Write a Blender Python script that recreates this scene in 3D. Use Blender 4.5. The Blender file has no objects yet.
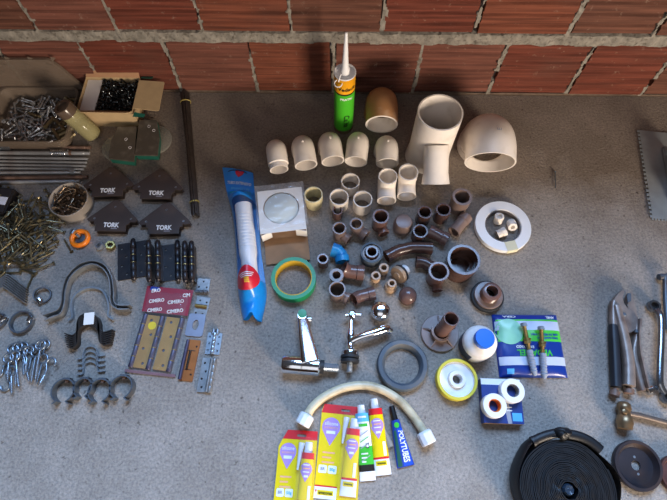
import bpy, bmesh, math, random
from mathutils import Vector, Matrix, Quaternion
from mathutils.geometry import tessellate_polygon
S = bpy.context.scene
COL = S.collection
PI = math.pi
RND = random.Random(11)
V = Vector

# ------------------------------------------------------------------ camera
TILT = math.atan(210 / 482.0)
FPX = 482.0
cd = bpy.data.cameras.new('camera')
cd.sensor_fit = 'HORIZONTAL'; cd.sensor_width = 36.0; cd.lens = FPX / 667 * 36; cd.clip_start = 0.01
cam = bpy.data.objects.new('camera', cd); COL.objects.link(cam)
cam.location = (0, 0, 1.0); cam.rotation_euler = (TILT, 0, 0)
S.camera = cam

def at(px, py, z=0.0):
    """where a photo pixel meets the level z"""
    v = (250 - py) / FPX; u = (px - 333.5) / FPX
    dn = math.cos(TILT) - v * math.sin(TILT); fw = math.sin(TILT) + v * math.cos(TILT)
    d = (1 - z) / dn
    return V((u * d, fw * d, z))

def U(px, py, z=0.0):
    v = (250 - py) / FPX
    return (1 - z) / (math.cos(TILT) - v * math.sin(TILT)) / FPX

# ------------------------------------------------------------------ materials
MATS = {}
def mat(name, col, rough=.5, metal=0.0, var=.12, scale=40, bump=0.0, bscale=200, dirt=None, dirt_amt=.5, dscale=12, alpha=1.0, spec=.5, coat=0.0, dthr=.52):
    if name in MATS: return MATS[name]
    m = bpy.data.materials.new(name); m.use_nodes = True
    nt = m.node_tree; b = nt.nodes['Principled BSDF']
    b.inputs['Roughness'].default_value = rough; b.inputs['Metallic'].default_value = metal
    b.inputs['Specular IOR Level'].default_value = spec; b.inputs['Coat Weight'].default_value = coat
    tc = nt.nodes.new('ShaderNodeTexCoord')
    nz = nt.nodes.new('ShaderNodeTexNoise'); nz.inputs['Scale'].default_value = scale; nz.inputs['Detail'].default_value = 4
    nt.links.new(tc.outputs['Object'], nz.inputs['Vector'])
    rp = nt.nodes.new('ShaderNodeValToRGB')
    c = V(col)
    rp.color_ramp.elements[0].position = .3; rp.color_ramp.elements[1].position = .7
    rp.color_ramp.elements[0].color = (*(c * (1 - var)), 1); rp.color_ramp.elements[1].color = (*[min(1, x * (1 + var * .6)) for x in c], 1)
    nt.links.new(nz.outputs['Fac'], rp.inputs['Fac'])
    out = rp.outputs['Color']
    if dirt:
        n2 = nt.nodes.new('ShaderNodeTexNoise'); n2.inputs['Scale'].default_value = dscale; n2.inputs['Detail'].default_value = 6
        nt.links.new(tc.outputs['Object'], n2.inputs['Vector'])
        r2 = nt.nodes.new('ShaderNodeValToRGB'); r2.color_ramp.elements[0].position = dthr; r2.color_ramp.elements[1].position = min(1, dthr + .2)
        r2.color_ramp.elements[0].color = (0, 0, 0, 1); r2.color_ramp.elements[1].color = (dirt_amt,) * 3 + (1,)
        nt.links.new(n2.outputs['Fac'], r2.inputs['Fac'])
        mx = nt.nodes.new('ShaderNodeMix'); mx.data_type = 'RGBA'
        nt.links.new(r2.outputs['Color'], mx.inputs['Factor']); nt.links.new(out, mx.inputs['A']); mx.inputs['B'].default_value = (*dirt, 1)
        out = mx.outputs['Result']
    nt.links.new(out, b.inputs['Base Color'])
    if bump:
        n3 = nt.nodes.new('ShaderNodeTexNoise'); n3.inputs['Scale'].default_value = bscale; n3.inputs['Detail'].default_value = 4
        nt.links.new(tc.outputs['Object'], n3.inputs['Vector'])
        bp = nt.nodes.new('ShaderNodeBump'); bp.inputs['Strength'].default_value = bump; bp.inputs['Distance'].default_value = .002
        nt.links.new(n3.outputs['Fac'], bp.inputs['Height']); nt.links.new(bp.outputs['Normal'], b.inputs['Normal'])
    b.inputs['Alpha'].default_value = alpha
    MATS[name] = m
    return m

# ------------------------------------------------------------------ mesh builder
class MB:
    def __init__(s): s.v = []; s.f = []; s.m = []; s.M = Matrix.Identity(4); s.i = 0
    def to(s, M=None, i=None):
        if M is not None: s.M = M
        if i is not None: s.i = i
        return s
    def add(s, vs, fs):
        b = len(s.v)
        s.v += [s.M @ V(x) for x in vs]; s.f += [tuple(b + j for j in f) for f in fs]; s.m += [s.i] * len(fs)
        return s
    def lathe(s, prof, n=32, closed=False):
        vs = []; fs = []; k = len(prof)
        for r, z in prof:
            for j in range(n):
                a = 2 * PI * j / n; vs.append((r * math.cos(a), r * math.sin(a), z))
        for q in range(k if closed else k - 1):
            q2 = (q + 1) % k
            for j in range(n):
                j2 = (j + 1) % n; fs.append((q * n + j, q * n + j2, q2 * n + j2, q2 * n + j))
        return s.add(vs, fs)
    def sweep(s, path, sec, closed=False, caps=True, up=None, scales=None):
        """carry the section sec [(a,b)] along path; up fixes the b axis"""
        path = [V(p) for p in path]; n = len(path); k = len(sec); vs = []; fs = []
        nrm = None
        for q in range(n):
            if closed: t = path[(q + 1) % n] - path[q - 1]
            else: t = path[min(q + 1, n - 1)] - path[max(q - 1, 0)]
            t.normalize()
            if up is not None:
                bb = V(up); aa = t.cross(bb).normalized(); bb = aa.cross(t).normalized()
            else:
                if nrm is None:
                    nrm = t.orthogonal().normalized()
                nrm = (nrm - t * nrm.dot(t)).normalized(); aa = nrm; bb = t.cross(aa)
            sc = scales[q] if scales else 1
            for a, b in sec: vs.append(path[q] + aa * a * sc + bb * b * sc)
        for q in range(n if closed else n - 1):
            q2 = (q + 1) % n
            for j in range(k):
                j2 = (j + 1) % k; fs.append((q * k + j, q * k + j2, q2 * k + j2, q2 * k + j))
        if caps and not closed:
            fs.append(tuple(range(k))[::-1]); fs.append(tuple((n - 1) * k + j for j in range(k)))
        return s.add(vs, fs)
    def tube(s, path, r, n=10, closed=False, scales=None):
        return s.sweep(path, [(r * math.cos(2 * PI * j / n), r * math.sin(2 * PI * j / n)) for j in range(n)], closed, True, None, scales)
    def strip(s, path, h, t, closed=False):
        """a strap standing on its edge: height h, thickness t"""
        return s.sweep([V((p[0], p[1], (p[2] if len(p) > 2 else 0) + h / 2)) for p in path], [(-t / 2, -h / 2), (t / 2, -h / 2), (t / 2, h / 2), (-t / 2, h / 2)], closed, True, (0, 0, 1))
    def pipe(s, path, ro, ri, n=28, inner_mat=None):
        """hollow pipe; ro may be a function of (distance from start, total)"""
        path = [V(p) for p in path]
        L = [0]
        for a, b in zip(path, path[1:]): L.append(L[-1] + (b - a).length)
        tot = L[-1]; br = []
        if callable(ro): br = [x for x in getattr(ro, 'br', lambda t: [])(tot)]
        ss = sorted(set([round(x, 6) for x in L + br if 0 <= x <= tot + 1e-6]))
        def pos(x):
            for q in range(len(L) - 1):
                if x <= L[q + 1] + 1e-9:
                    return path[q].lerp(path[q + 1], (x - L[q]) / max(1e-9, L[q + 1] - L[q]))
            return path[-1]
        pts = [pos(x) for x in ss]
        rad = [ro(x, tot) if callable(ro) else ro for x in ss]
        nrm = None; outer = []; inner = []
        for q in range(len(pts)):
            t = (pts[min(q + 1, len(pts) - 1)] - pts[max(q - 1, 0)]).normalized()
            if nrm is None: nrm = t.orthogonal().normalized()
            nrm = (nrm - t * nrm.dot(t)).normalized(); bb = t.cross(nrm)
            cs = [(nrm * math.cos(2 * PI * j / n) + bb * math.sin(2 * PI * j / n)) for j in range(n)]
            outer.append([pts[q] + c * rad[q] for c in cs]); inner.append([pts[q] + c * ri for c in cs])
        rings = outer + inner[::-1]; vs = [p for r in rings for p in r]; fs = []; k = len(rings)
        for q in range(k):
            q2 = (q + 1) % k
            for j in range(n):
                j2 = (j + 1) % n; fs.append((q * n + j, q * n + j2, q2 * n + j2, q2 * n + j))
        s.add(vs, fs)
        if inner_mat is not None:
            h = len(outer) - 1; N_ = len(fs); b = len(s.m) - N_
            for i in range(N_):
                if i // n >= h: s.m[b + i] = inner_mat
        return s
    def box(s, c, d):
        x, y, z = c; a, b, e = d[0] / 2, d[1] / 2, d[2] / 2
        vs = [(x + i * a, y + j * b, z + k * e) for i in (-1, 1) for j in (-1, 1) for k in (-1, 1)]
        return s.add(vs, [(0, 1, 3, 2), (4, 6, 7, 5), (0, 4, 5, 1), (2, 3, 7, 6), (0, 2, 6, 4), (1, 5, 7, 3)])
    def plate(s, out, holes, z0, z1):
        loops = [[V((p[0], p[1], 0)) for p in l] for l in [out] + list(holes)]
        tri = tessellate_polygon(loops); fl = [p for l in loops for p in l]; n = len(fl)
        vs = [(p.x, p.y, z0) for p in fl] + [(p.x, p.y, z1) for p in fl]
        fs = [t[::-1] for t in tri] + [tuple(n + i for i in t) for t in tri]
        b = 0
        for l in loops:
            k = len(l)
            for i in range(k): fs.append((b + i, b + (i + 1) % k, n + b + (i + 1) % k, n + b + i))
            b += k
        return s.add(vs, fs)
    def grid(s, fn, nu, nv):
        vs = [fn(i / nu, j / nv) for j in range(nv + 1) for i in range(nu + 1)]
        fs = [(j * (nu + 1) + i, j * (nu + 1) + i + 1, (j + 1) * (nu + 1) + i + 1, (j + 1) * (nu + 1) + i) for j in range(nv) for i in range(nu)]
        return s.add(vs, fs)
    def mesh(s, name, mats, smooth=35, bevel=0):
        me = bpy.data.meshes.new(name)
        me.from_pydata([tuple(x) for x in s.v], [], s.f)
        for m in (mats if isinstance(mats, (list, tuple)) else [mats]): me.materials.append(m)
        me.polygons.foreach_set('material_index', s.m)
        bm = bmesh.new(); bm.from_mesh(me)
        bmesh.ops.remove_doubles(bm, verts=bm.verts, dist=1e-6)
        bmesh.ops.recalc_face_normals(bm, faces=bm.faces)
        if bevel:
            es = [e for e in bm.edges if len(e.link_faces) == 2 and e.calc_face_angle(0) > .6]
            bmesh.ops.bevel(bm, geom=es, offset=bevel, segments=2, affect='EDGES', clamp_overlap=True)
        for f in bm.faces: f.smooth = True
        bm.to_mesh(me); bm.free()
        me.set_sharp_from_angle(angle=math.radians(smooth))
        return me
    def build(s, name, mats, parent=None, loc=None, rz=0, smooth=35, bevel=0):
        o = bpy.data.objects.new(name, s.mesh(name, mats, smooth, bevel)); COL.objects.link(o)
        if parent is not None: o.parent = parent
        if loc is not None: o.location = loc
        if rz: o.rotation_euler[2] = rz
        return o

def tag(o, label, cat, group=None):
    o['label'] = label; o['category'] = cat
    if group: o['group'] = group
    return o
def thing(name, label, cat, loc=(0, 0, 0), rz=0, group=None):
    o = bpy.data.objects.new(name, None); COL.objects.link(o); o.empty_display_size = .01
    o.location = loc; o.rotation_euler[2] = rz
    return tag(o, label, cat, group)
def struct(o): o['kind'] = 'structure'; return o

def circ(r, n=20, cx=0, cy=0, a0=0, a1=2 * PI, full=True):
    return [(cx + r * math.cos(a0 + (a1 - a0) * j / (n if full else n - 1)), cy + r * math.sin(a0 + (a1 - a0) * j / (n if full else n - 1))) for j in range(n)]
def rrect(w, h, r, n=4, cx=0, cy=0):
    pts = []
    for (x, y, a) in ((w / 2 - r, h / 2 - r, 0), (-w / 2 + r, h / 2 - r, PI / 2), (-w / 2 + r, -h / 2 + r, PI), (w / 2 - r, -h / 2 + r, 1.5 * PI)):
        for k in range(n + 1):
            b = a + PI / 2 * k / n; pts.append((cx + x + r * math.cos(b), cy + y + r * math.sin(b)))
    return pts
def fillet(pts, rad, n=8):
    """round the inner corners of a polyline"""
    pts = [V(p) if len(p) > 2 else V((p[0], p[1], 0)) for p in pts]; out = [pts[0]]
    for a, b, c in zip(pts, pts[1:], pts[2:]):
        d1 = (a - b).normalized(); d2 = (c - b).normalized(); th = d1.angle(d2)
        if th > 3.1: out.append(b); continue
        t = min(rad / math.tan(th / 2), (a - b).length * .95, (c - b).length * .95); r = t * math.tan(th / 2)
        ctr = b + (d1 + d2).normalized() * (r / math.sin(th / 2))
        p1 = b + d1 * t - ctr; p2 = b + d2 * t - ctr; ang = p1.angle(p2); ax = p1.cross(p2).normalized()
        for k in range(n + 1): out.append(ctr + Quaternion(ax, ang * k / n) @ p1)
    out.append(pts[-1]); return out
def spline(pts, n=8, closed=False):
    """smooth curve through the points"""
    pts = [V(p) if len(p) > 2 else V((p[0], p[1], 0)) for p in pts]; out = []; N = len(pts)
    for i in range(N if closed else N - 1):
        if closed: p0, p1, p2, p3 = pts[i - 1], pts[i], pts[(i + 1) % N], pts[(i + 2) % N]
        else: p0, p1, p2, p3 = pts[max(i - 1, 0)], pts[i], pts[i + 1], pts[min(i + 2, N - 1)]
        for k in range(n):
            t = k / n
            out.append(.5 * ((2 * p1) + (p2 - p0) * t + (2 * p0 - 5 * p1 + 4 * p2 - p3) * t * t + (3 * p1 - p0 - 3 * p2 + p3) * t ** 3))
    if not closed: out.append(pts[-1])
    return out
def axis(p, d):
    """matrix that puts local z along d at p"""
    q = V(d).to_track_quat('Z', 'Y'); return Matrix.Translation(V(p)) @ q.to_matrix().to_4x4()
def T(x=0, y=0, z=0): return Matrix.Translation((x, y, z))
def R(a, ax='Z'): return Matrix.Rotation(a, 4, ax)

def text(body, size, loc, m, parent, rz=0, name='lettering', ext=.0002, bold=0.0, M=None, width=None, bend=None):
    c = bpy.data.curves.new('t', 'FONT'); c.body = body; c.size = size; c.extrude = ext; c.align_x = 'CENTER'; c.align_y = 'CENTER'; c.offset = bold; c.resolution_u = 3
    o = bpy.data.objects.new('t', c); COL.objects.link(o)
    bpy.context.view_layer.update()
    me = bpy.data.meshes.new_from_object(o.evaluated_get(bpy.context.evaluated_depsgraph_get()))
    bpy.data.objects.remove(o); bpy.data.curves.remove(c)
    if width:
        xs = [v.co.x for v in me.vertices]; k = width / max(1e-6, max(xs) - min(xs))
        for v in me.vertices: v.co.x *= k
    if bend:
        for v in me.vertices: v.co = V(bend(*v.co))
    me.name = name; me.materials.clear(); me.materials.append(m)
    t = bpy.data.objects.new(name, me); COL.objects.link(t)
    if parent is not None: t.parent = parent
    if M is not None: t.matrix_local = M
    elif loc is not None: t.location = loc; t.rotation_euler[2] = rz
    return t

AMB = .035
ZEN = (.045, .045, .05)
WIN = ((.45, 2.3, 3.9), (.45, -8, 2.9), 2.8, 3.2, 660, (.34, .58, 1.0))
DOOR = ((1.7, -1.9, .74), (0, .75, .1), .7, 1.0, 112, (1.0, .84, .68))
FILL = ((-.2, -1.5, 2.2), (0, .5, 0), 2.6, 1.8, 15, (.95, .95, 1.0))
EXPO = 0.0

POSES = {
    'tray': '-7425,8161,39,70,11,-17,-68;-6951,7273,39,27,-10,17,-94;-7121,7446,39,51,29,-47,-66;-7537,7232,39,97,-20,-2,-14;-7416,7425,39,10,1,-56,-83;-8060,7526,39,93,20,2,30;-7725,7417,39,51,-14,14,-84;-6683,7746,39,13,-27,79,-54;-8126,7633,39,28,35,-76,-48;-7855,7630,39,45,-25,-50,70;-7668,8258,39,49,77,32,26;-7212,8313,39,42,33,45,71;-7519,7308,39,55,-83,1,-6;-7988,8428,39,20,91,-36,-3;-7664,7801,39,77,-18,8,-61;-7165,8399,86,69,33,40,51;-7902,7669,127,18,47,68,54;-7526,7645,39,75,-48,-28,35;-7966,8166,39,96,18,-9,-21;-7598,7304,109,25,-45,-76,39;-8185,8411,39,38,50,-66,-41;-6947,8060,39,72,-17,10,-66;-7983,8256,39,97,19,-7,-13;-7233,8101,71,34,29,-47,-76;-7734,7669,61,41,-57,-66,26;-6820,8430,39,3,39,90,20;-8061,7369,39,56,83,-9,-1;-7497,8181,94,9,12,9,-99;-7728,8256,123,6,-10,-94,-33;-7399,7580,43,24,-11,20,-94;-6469,7662,39,65,16,11,73;-6617,7968,39,98,-20,-3,-8;-7393,8358,53,76,-55,11,-34;-7426,8534,39,5,-6,19,-98;-8124,8216,84,77,20,-3,-60;-7338,8139,96,7,35,-75,56;-7346,7842,93,50,-55,60,-30;-7259,7320,71,38,-42,38,-73;-7898,8009,39,4,-5,19,-98;-8067,7712,111,26,-22,-4,94;-7423,7441,139,43,-83,-36,7;-7943,7442,59,32,-94,-4,-10;-7812,7796,39,54,40,39,63;-8149,7992,39,52,-6,-19,83;-7503,8408,123,68,15,-15,-71;-6966,8449,66,92,-5,-13,-37;-8225,7365,91,1,-73,-61,-31;-7424,8351,148,68,-26,-15,67;-7860,8509,53,13,-2,-81,56;-7432,7659,125,1,35,89,30;-7856,8431,81,82,56,2,-13;-8005,7926,104,13,16,-81,-55;-7071,7396,116,96,22,3,-15;-7185,7590,99,94,-28,1,-16;-7274,8099,148,17,59,-79,3;-7220,7717,148,66,-44,-29,54;-7800,7636,99,44,37,39,72;-7104,8073,99,52,17,-22,81;-7086,8246,128,76,29,11,-57;-7619,7943,68,15,17,12,97;-7139,7797,39,62,-37,-41,56;-7613,8162,155,0,-5,-11,99;-7612,7687,144,28,7,-35,89;-7569,7869,99,97,23,-2,-4;-7634,8430,99,18,-70,49,-49;-7210,8006,136,60,12,32,-73;-7020,7947,84,75,21,-10,61;-7334,8403,141,78,-2,0,62;-6964,7509,136,60,71,37,9;-7340,7418,104,55,-77,-24,22;-8228,7857,110,49,56,-67,-7;-7638,7545,138,63,-67,25,-31',
    'tray_b': '-6752,7331,42,37,6,-18,-91;-6666,8379,42,44,30,47,71;-6709,7567,42,19,97,15,4;-6901,7743,42,32,46,-70,-46;-6654,7466,119,90,37,4,24;-6650,7767,129,39,35,81,26;-6595,7308,42,75,51,23,36;-7573,8012,85,13,-23,-52,81;-6552,8389,42,40,28,48,73;-6868,7712,138,38,0,20,90;-6642,8471,132,0,-1,-17,-99;-6540,7804,132,67,-37,30,-58;-6844,7473,106,53,80,-1,28;-6799,7879,111,19,-79,53,-24;-6472,8121,134,69,10,-18,-69;-6825,7333,147,53,71,-31,-35;-7103,7733,152,50,-41,31,-70;-6665,8342,156,5,33,65,68',
    'cup': '-6171,5318,57,83,56,-3,4;-6142,5742,57,34,27,48,76;-6067,5490,57,71,50,25,44;-5951,5772,57,19,-98,0,-5;-6145,5175,83,91,-15,14,-35;-6112,5788,105,95,-14,6,29;-6333,5722,57,39,-11,14,-90;-6248,5244,57,8,4,-83,-55;-6143,5431,88,55,-75,14,-33;-6276,5569,57,53,-76,-33,17;-6237,5161,152,42,-35,-63,-56;-5771,5259,57,4,-42,89,-20;-5902,5639,59,5,-5,-99,9;-6219,5553,90,38,-16,56,-72;-6119,5256,87,18,19,20,94;-6298,5262,140,34,-34,9,87;-5927,5332,57,94,20,1,29;-6186,5359,98,22,-10,22,95;-6266,5648,97,17,26,-48,-82;-5979,5501,57,46,-13,15,-87;-5755,5663,57,83,-19,7,-53;-6322,5361,108,27,-32,-33,84;-5748,5389,57,4,-43,88,-19;-6378,5260,119,81,-31,-21,-44;-5861,5491,80,30,12,-14,93;-6123,5197,138,43,-13,19,-87;-6369,5496,91,44,-14,-5,89;-5803,5660,94,91,-10,-21,-34;-6027,5506,119,93,-26,5,-24;-5853,5763,129,53,-76,22,-30;-6006,5165,57,19,97,-12,2;-6222,5712,164,5,35,93,-7;-6296,5487,143,50,64,49,31;-6007,5412,128,94,-26,4,-20;-5929,5503,165,18,6,-13,97;-6440,5438,113,35,-70,51,-35;-6174,5611,152,59,-79,11,-13;-6036,5710,99,62,-63,-41,25;-5891,5305,119,76,63,-8,13;-6081,5488,149,22,-7,-14,96;-5792,5611,179,31,45,-35,-76;-5812,5586,88,46,76,-32,-32;-6023,5376,175,55,24,-3,80;-5984,5615,129,94,-34,-8,-2;-6190,5583,199,35,90,-26,2;-5857,5703,193,71,20,-34,-58;-5957,5309,162,64,19,-16,73;-5774,5502,163,24,61,18,73;-6400,5561,217,23,-75,59,19;-6247,5344,172,35,79,51,0;-6115,5679,99,54,-64,-54,8;-5962,5690,160,46,34,-76,-29;-6035,5198,121,62,-29,19,-70;-5862,5401,203,72,-27,20,-61;-6233,5436,197,90,40,4,14;-6163,5107,215,45,-9,-89,9;-6115,5839,141,12,-3,28,-95;-6318,5599,196,17,-17,-79,56;-6340,5619,141,60,34,46,56;-5909,5184,117,63,56,51,17;-6243,5262,235,56,-72,33,23;-5973,5747,190,36,29,-82,-33;-5909,5282,193,6,-42,-52,-74;-6317,5324,182,10,-50,67,-54;-5984,5192,145,59,19,-17,77;-6170,5631,217,3,98,-14,12;-6119,5815,206,18,-27,-60,-73;-6099,5324,176,35,-71,50,-36;-5839,5218,165,21,2,-63,-75;-5914,5680,209,66,-8,-11,-74;-6013,5189,212,31,-2,49,-81;-6214,5389,219,93,-35,-9,4;-6146,5742,187,86,-24,18,-42;-5856,5222,226,75,-63,-2,22;-6090,5180,246,13,11,69,-70;-6259,5703,210,62,-77,-5,-15;-5924,5479,239,56,29,-67,-38;-6380,5383,211,68,53,-50,-12;-5696,5479,218,53,-39,-68,33;-6328,5741,231,74,-59,-12,30;-5724,5565,198,73,26,10,-62;-6042,5848,251,78,-48,-28,-28;-6181,5310,189,20,-31,-75,-55;-6090,5256,265,17,-79,-48,34;-5833,5336,274,92,15,-22,-28;-6009,5110,231,11,-98,-15,-6;-6429,5348,221,81,-13,-33,-47;-6048,5752,214,83,31,30,35;-5929,5222,286,2,-11,-85,51;-6016,5124,284,6,9,13,-99;-5809,5446,203,89,-15,42,-11;-5859,5774,230,68,62,-37,-12;-5801,5395,291,53,-78,3,-33;-6197,5479,273,4,-40,-12,91;-6330,5620,264,11,53,-84,-4;-5876,5751,282,17,38,91,-3;-6314,5724,289,84,-33,-30,32;-5905,5708,259,23,-5,-33,91;-6005,5438,296,22,55,-76,-27;-6321,5513,240,47,78,30,28;-6170,5749,272,96,16,5,21;-5909,5531,273,89,42,-18,4;-6437,5540,268,68,3,28,-67;-5710,5352,152,4,61,-33,72;-6163,5166,339,40,-4,18,90;-6153,5236,269,70,-21,-2,68;-6033,5519,283,77,18,11,60;-6158,5507,249,23,87,-15,40;-6083,5663,291,13,15,-68,-70;-5891,5273,297,19,7,-76,62',
    'pile': '-6593,4733,32,16,14,54,82;-7068,4895,32,83,18,8,53;-6940,4843,32,38,-29,48,-74;-7386,4535,32,54,-13,15,-82;-7585,4546,32,16,19,-81,-53;-7268,5078,32,18,22,-80,-53;-6842,5134,32,42,25,-50,-72;-6911,4246,32,24,-13,-54,80;-6987,4806,106,49,81,-32,-10;-6892,4828,92,92,-19,7,-33;-7017,4522,34,90,-33,-12,24;-6507,4994,32,18,-81,-56,9;-7505,4725,46,11,-2,-44,-89;-7626,4630,54,66,-74,-9,-4;-7370,4792,75,10,7,97,22;-7257,4714,32,68,47,29,48;-6626,4419,32,66,-15,12,-72;-7231,5289,32,20,97,-13,0;-7132,5634,32,83,-55,-8,6;-7097,5004,116,39,0,-13,-91;-7063,4599,74,13,1,56,-82;-7340,4936,69,20,96,20,-2;-7211,4465,32,30,-9,18,-93;-6769,3825,32,55,82,-12,-4;-7059,5124,82,22,90,37,-2;-7402,3782,32,38,-10,17,-91;-7514,5357,32,49,70,-45,-27;-7382,4357,159,30,76,-29,-50;-7128,3793,32,20,-98,-2,-3;-7446,5020,108,66,69,-29,-6;-7135,5599,89,51,-24,53,-64;-7249,5155,74,21,4,21,-96;-7579,4520,93,13,57,65,49;-7729,5121,32,58,9,-17,-79;-6827,4913,114,65,-55,-14,51;-6459,4612,32,20,96,-18,-1;-6849,4220,87,65,-46,37,-49;-6807,3970,32,97,-19,-5,10;-6446,4314,61,93,17,10,31;-7299,5168,137,13,35,91,18;-7168,5148,155,43,28,55,66;-7495,4223,45,48,-71,43,-28;-7325,4518,95,12,2,-13,98;-6644,4836,74,87,-14,-9,-47;-7430,3942,76,18,86,-47,-1;-6608,5010,32,73,-12,-15,66;-7101,4764,116,74,53,-4,41;-6363,4465,85,17,16,-30,-93;-7184,4659,101,2,-2,55,84;-7069,4017,59,20,8,54,81;-7125,5232,150,48,26,45,71;-7247,5361,51,98,18,-10,-7;-6385,5302,32,95,18,-8,-24;-7343,4539,160,21,-9,-24,-94;-6736,5227,77,51,-5,-12,85;-6470,5284,76,14,81,50,27;-7685,5116,96,64,-74,-16,16;-7136,4419,77,2,15,-38,91;-7361,5051,137,91,34,-19,-13;-6698,5436,32,19,86,-47,-7;-6999,4520,102,89,-37,21,-15;-6513,4916,84,46,89,7,-4;-7491,4972,129,3,-29,-50,82;-6750,3915,47,83,-56,-2,5;-7599,4782,96,89,-9,-18,-40;-6674,5543,38,52,-8,-16,84;-7148,5210,209,19,-50,-81,23;-6480,4817,92,24,-3,-86,44;-7478,4767,153,21,11,-49,84;-6520,4601,90,80,48,15,33;-7031,4979,142,54,71,35,29;-6966,4670,171,63,-71,28,-15;-6901,4004,77,9,-29,-78,55;-6728,4935,149,31,92,20,-9;-7574,5851,32,21,-10,-55,81;-6916,4233,97,61,-4,-13,78;-6689,4719,191,69,70,15,12;-7437,5207,155,92,-21,-5,-33;-7296,3947,73,16,-61,-75,19;-6802,4337,115,72,-46,-8,51;-7171,5095,214,45,-23,-43,75;-7186,4328,135,14,28,-93,-18;-7168,4369,193,50,21,28,80;-6536,5416,71,35,-62,-57,41;-7086,4308,113,40,29,-18,-85;-7549,5076,175,8,-45,89,7;-6646,5053,130,92,-37,-3,11;-7140,4467,185,33,79,-50,-14;-6933,5000,165,87,-32,8,38;-7890,5817,32,50,-7,-18,84;-7794,4905,123,85,-33,-17,37;-6457,4434,145,24,-78,57,-11;-7317,3649,85,44,6,10,-89;-7405,4547,242,24,-2,7,97;-7064,4525,198,4,59,81,-6;-6478,5215,133,81,-48,23,-25;-7163,3595,60,79,-7,10,-60;-6029,4467,32,88,-19,6,-43;-7437,3999,158,84,-54,7,-3;-6455,4540,99,92,15,0,37;-6679,4571,166,89,27,-4,36;-7551,4201,106,1,-2,98,-21;-7495,5464,72,5,-14,2,-99;-7657,5225,121,8,-19,54,82;-7057,4084,129,88,-48,-4,-3;-7214,4845,230,72,33,6,61;-6523,4203,32,24,-19,52,-80;-7540,4835,135,3,4,-15,99;-7484,4824,205,10,26,58,76;-6428,5824,32,19,97,13,6;-6393,6089,32,61,-38,-40,56;-6670,4384,87,30,-35,80,-38;-7634,4125,113,92,38,-4,6;-6362,4838,92,83,-53,19,-5;-7341,4812,169,31,-4,-47,83;-6353,5550,32,10,-37,-91,17;-7214,4142,141,50,38,72,29;-6672,5163,147,43,89,-13,9;-7391,4041,213,64,72,-24,-11;-7374,5443,97,60,37,25,66;-6383,5226,121,75,59,-9,-27;-6947,4002,138,5,2,30,-95;-6815,5148,165,44,77,-44,-8;-6932,5506,57,10,21,-80,-55;-7596,5366,140,73,-60,-22,23;-6419,3930,55,54,80,21,11;-7280,4676,262,23,52,77,28;-6984,4607,195,18,39,50,75;-7283,4295,251,7,-39,91,-13;-6801,5467,113,81,56,-10,-15;-7378,5248,223,2,-83,-55,9;-6966,5356,156,63,11,-11,-76;-7367,4624,268,83,-34,1,-45;-7029,4198,230,85,-26,-14,43;-6953,4009,205,96,4,-8,-28;-7123,4885,259,13,51,-82,-21;-6937,4808,208,73,56,-9,38;-6939,4219,200,54,-22,0,-81;-6545,4012,90,32,20,-84,-39;-6398,5017,108,82,-55,14,9;-6851,4441,187,2,-32,-85,-41;-6603,4135,154,1,48,-85,21;-6732,4239,134,96,6,7,26;-7618,4267,129,3,-14,12,-98;-6697,5766,34,13,-28,-90,32;-6707,5505,126,17,-98,11,-7;-6666,3526,32,17,-75,-63,10;-6837,4512,232,69,63,-3,-35;-7317,5374,102,43,61,45,49;-7576,5571,113,29,10,-57,76;-6811,5387,175,11,58,78,20;-6635,4462,178,8,34,62,71;-6698,4194,179,40,55,35,65;-7078,4531,297,9,-46,82,-33;-6440,4195,57,10,-32,77,-55',
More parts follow.
